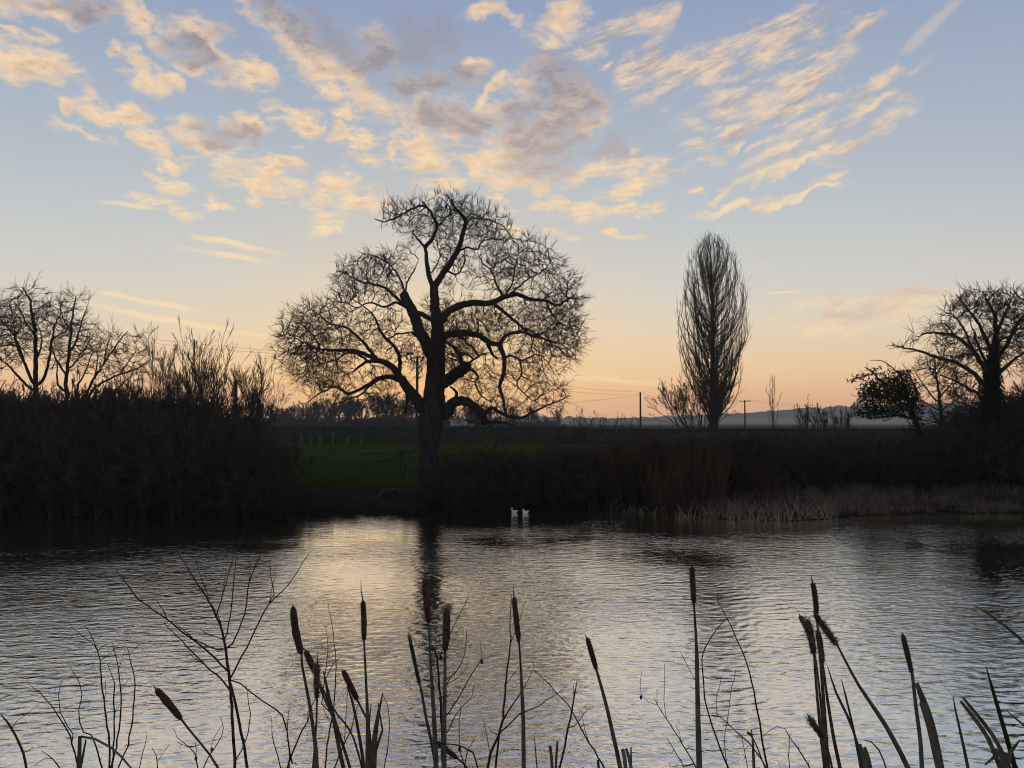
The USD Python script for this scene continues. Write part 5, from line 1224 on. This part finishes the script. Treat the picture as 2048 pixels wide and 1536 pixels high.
sapling('bare_stalk', 'group of thin upright twigs between the twiggy sapling and the tall left cattail', [([(1205,1570),(1130,1300),(1105,1060)], [2.6,2,1]), ([(1275,1570),(1278,1430),(1255,1200),(1275,980)], [2.8,2.4,2,1]), ([(1245,1570),(1340,1300),(1430,1120),(1490,950),(1560,830)], [4,3.4,2.8,2,1.2]), ([(1420,1130),(1450,970)], [1.6,.9])], 3.3, *F2, 9, stems=3)
F3 = (560, 1200, 4.571)
sapling('bare_stalk', 'tall thin twig rising between the woolly cattail and the straight cattail', [([(410,1570),(440,1250),(490,980),(510,700),(510,530),(480,250),(438,20)], [3.6,3.2,2.8,2.4,2,1.6,1]), ([(380,1020),(400,800),(430,600),(450,400),(430,220)], [2.4,2.1,1.8,1.4,.9]), ([(395,760),(500,560),(582,490)], [1.8,1.4,.9]), ([(500,800),(590,720)], [1.2,.8]), ([(430,600),(540,520)],[1.2,.8])], 3.4, *F3, 10)
sapling('bare_stalk', 'crossing slanted twigs at the foot of the small bowed cattail', [([(480,1570),(640,1200),(720,930)], [3,2.4,1.2]), ([(760,1570),(640,1200),(450,940),(370,760)], [4.4,4,3,1.6]), ([(950,1570),(1000,1200),(980,960),(940,870)], [2.4,2,1.5,.9]), ([(500,1230),(450,1180),(360,1040)], [1.6,1.4,.9]), ([(590,1350),(590,1000),(585,730)],[2,1.6,1])], 3.2, *F3, 11, stems=3)
F4 = (820, 1200, 4.571)
sapling('bare_stalk', 'branching dark weed behind the frayed grey cattail', [([(300,1570),(290,1100),(270,800),(250,520),(190,400)], [6,5.6,5,4,2.4]), ([(250,515),(305,415)], [2.4,1.6]), ([(320,1270),(380,1130),(460,1000),(560,920),(575,820)], [2.4,2.2,1.8,1.4,.9]), ([(325,1085),(440,900),(560,700),(650,560),(640,420)], [2.6,2.3,2,1.6,.9]), ([(650,560),(740,510),(748,470)], [1.4,1.1,.8]), ([(325,745),(420,640),(500,500),(520,350),(525,220)], [2.4,2,1.7,1.4,.9]), ([(355,325),(430,190),(500,60),(528,0)], [2,1.7,1.3,.9]), ([(335,775),(470,690),(530,580)], [1.6,1.3,.8]), ([(455,1010),(460,1300),(545,1570)], [1.8,2.,2.2]), ([(190,470),(80,450),(0,380)], [1.6,1.4,1]), ([(260,800),(190,720),(60,590)], [2,1.8,1])], 3.2, *F4, 12, pods=6)
sapling('bare_sapling', 'forked dark sapling leaning right beside the dark slim cattail', [([(695,1570),(760,1350),(820,1230),(860,1000),(880,700),(920,400),(915,200),(928,-60)], [6,5.6,5,4.6,3.8,2.8,2,1]), ([(780,1570),(820,1220),(850,1100),(950,940),(1050,790),(1120,650)], [4.6,4.2,3.6,2.8,2,1]), ([(830,1220),(1000,1040),(1180,950),(1400,800)], [3,2.6,2,1]), ([(915,400),(990,260),(1060,90)], [2,1.6,.9]), ([(795,1250),(720,1120)], [2,1]), ([(735,1440),(690,1200),(665,1110)], [2,1.6,.9]), ([(880,800),(940,680),(995,600)], [1.6,1.3,.8]), ([(1000,1050),(1080,1075),(1150,1035)],[1.4,1.2,.8])], 3.25, *F4, 13, stems=2)
sapling('bare_stalk', 'twig arching low across the bottom centre', [([(622,1570),(580,1390),(480,1340),(300,1310),(0,1325)], [3.6,3.4,3,2.4,1.2]), ([(490,1570),(540,1370),(600,1250)], [2.6,2,1]), ([(740,1440),(860,1425),(960,1420)],[1.4,1.2,.8])], 3.1, *F4, 14, stems=2)
sapling('bare_stalk', 'long straight twig slanting down right to the leaning cattail foot', [([(1790,1570),(1700,1460),(1560,1290),(1340,850),(1200,690),(1140,640),(1125,570)][0:1]+[(1720,1440),(1600,1240),(1480,1010),(1340,850),(1200,690),(1140,640),(1125,570)], [3.6,3.4,3,2.6,2.2,1.8,1.4,1]), ([(1640,1290),(1600,1200),(1575,1060)], [1.8,1.4,.8])], 3.3, *F4, 15)
sapling('bare_stalk', 'short upright twig standing left of the forked dead stalk', [([(1162,1570),(1150,1350),(1130,1240),(1158,1203)], [2.6,2.2,1.6,.9])], 3.2, *F4, 16)
F5 = (1080, 1200, 4.571)
sapling('bare_stalk', 'forked dead stalk left of the leaning centre right cattail', [([(170,1600),(240,1270),(280,1080),(310,900),(340,735)], [4.4,4,3.6,3,1.6]), ([(318,850),(295,735)], [2,1]), ([(262,1200),(350,1080),(437,945)], [2,1.6,.9])], 3.15, *F5, 17)
sapling('bare_stalk', 'very fine branched weed left of the tall lone cattail', [([(1440,1570),(1300,1310),(1200,1150),(1080,970),(1040,890)], [2.6,2.3,2,1.5,.9]), ([(1140,1050),(1145,850),(1165,620)], [1.3,1.1,.7]), ([(1000,955),(930,870),(920,770),(948,675)], [1.2,1,.9,.7]), ([(1078,960),(1050,780)], [1.2,.7]), ([(1070,960),(1000,955)],[1.2,1]), ([(1340,1570),(1290,1490),(1222,1400)], [2.6,2.2,1.4]), ([(1300,1310),(1270,1210),(1250,1150)],[1.1,.9,.7])], 3.35, *F5, 18, pods=2)
F6 = (1340, 1200, 4.572)
sapling('bare_stalk', 'thin bowed stem curving right beside the tall lone cattail', [([(550,1590),(420,1250),(340,1000),(310,800),(295,540),(330,420),(440,250),(565,125)], [3.6,3.2,2.8,2.6,2.4,2.2,1.8,1]), ([(312,747),(400,720),(520,700)], [1.3,1.1,.8]), ([(312,820),(270,790),(150,550)],[1.4,1.2,.8])], 3.15, *F6, 19)
sapling('bare_stalk', 'long bare stem arching left at its tip in the middle of the right half', [([(895,1590),(850,1300),(800,1020),(750,760),(700,580),(620,380),(530,180),(435,0),(438,-90)], [4,3.7,3.4,3,2.7,2.3,1.8,1.4,.9])], 3.2, *F6, 20)
sapling('bare_stalk', 'drooping arched weed with small pods left of the right cattail cluster', [([(1300,1590),(1180,1370),(1090,1250),(1050,1180),(980,1160),(900,1200),(850,1250)], [2.8,2.4,2,1.7,1.5,1.2,.8]), ([(1092,1590),(1090,1260)], [1.8,1.4])], 3.2, *F6, 21, stems=2, pods=4)
sapling('bare_stalk', 'crossing fine twigs at the foot of the long arching bare stem', [([(910,1590),(760,1350),(600,1200),(470,1080),(430,1050),(425,960),(470,700)], [2.8,2.6,2.2,1.8,1.5,1.2,.8]), ([(530,1590),(500,1300),(550,900),(600,640)], [1.8,1.5,1.2,.7]), ([(720,1590),(690,1420),(650,1230)],[1.8,1.5,.9])], 3.3, *F6, 22, stems=3)
# tufts of grass at the bottom edge
rngq = R(700)
def tuft(lab, px, py, Y, n, w, h):
    c = at(px, py, Y); z = zg(c[0], c[1])
    p = np.stack([c[0] + rngq.normal(0, w, n), c[1] + rngq.normal(0, w, n), np.full(n, z)], -1)
    L = c[2] - z + h
    out = []
    for q in p:
        d = rngq.normal(0, .10, 2); lean = rngq.normal(0, .22, 2)
        s = np.linspace(0, 1, 9)[:, None]
        path = q + np.array([0, 0, 1.]) * L * rngq.uniform(.75, 1.) * (s - .10 * s ** 4 * rngq.uniform(0, 4)) + np.r_[d, 0] * s * L * .25 + np.r_[lean, 0] * s ** 4
        out.append(tube(path, np.linspace(.0028, .0008, 9), 3))
    top('grass_tuft', join(out), 'reed_stem', lab, 'grass', kind='stuff')
tuft('tangled dry grass at the foot of the right cattail cluster', 1655, 1515, 3.1, 60, .06, .05)
tuft('dry grass in the lower right corner', 2010, 1520, 3.0, 46, .10, .03)
# ------------------------------------------------------------------ thin evening haze
MAT['haze'] = usdkit.material(stage, '/World/Looks/haze', {'v': ('principled_volume', {'color': (.86, .87, .9), 'density': 0.00018, 'anisotropy': .2})}, [], volume='v.volume')
hz = trimesh.creation.box([6400, 3300, 72], trimesh.transformations.translation_matrix([300, 1190, 34.5]))
top('haze', hz, 'haze', kind='stuff', label='thin pale evening haze over the far fields', cat='haze')
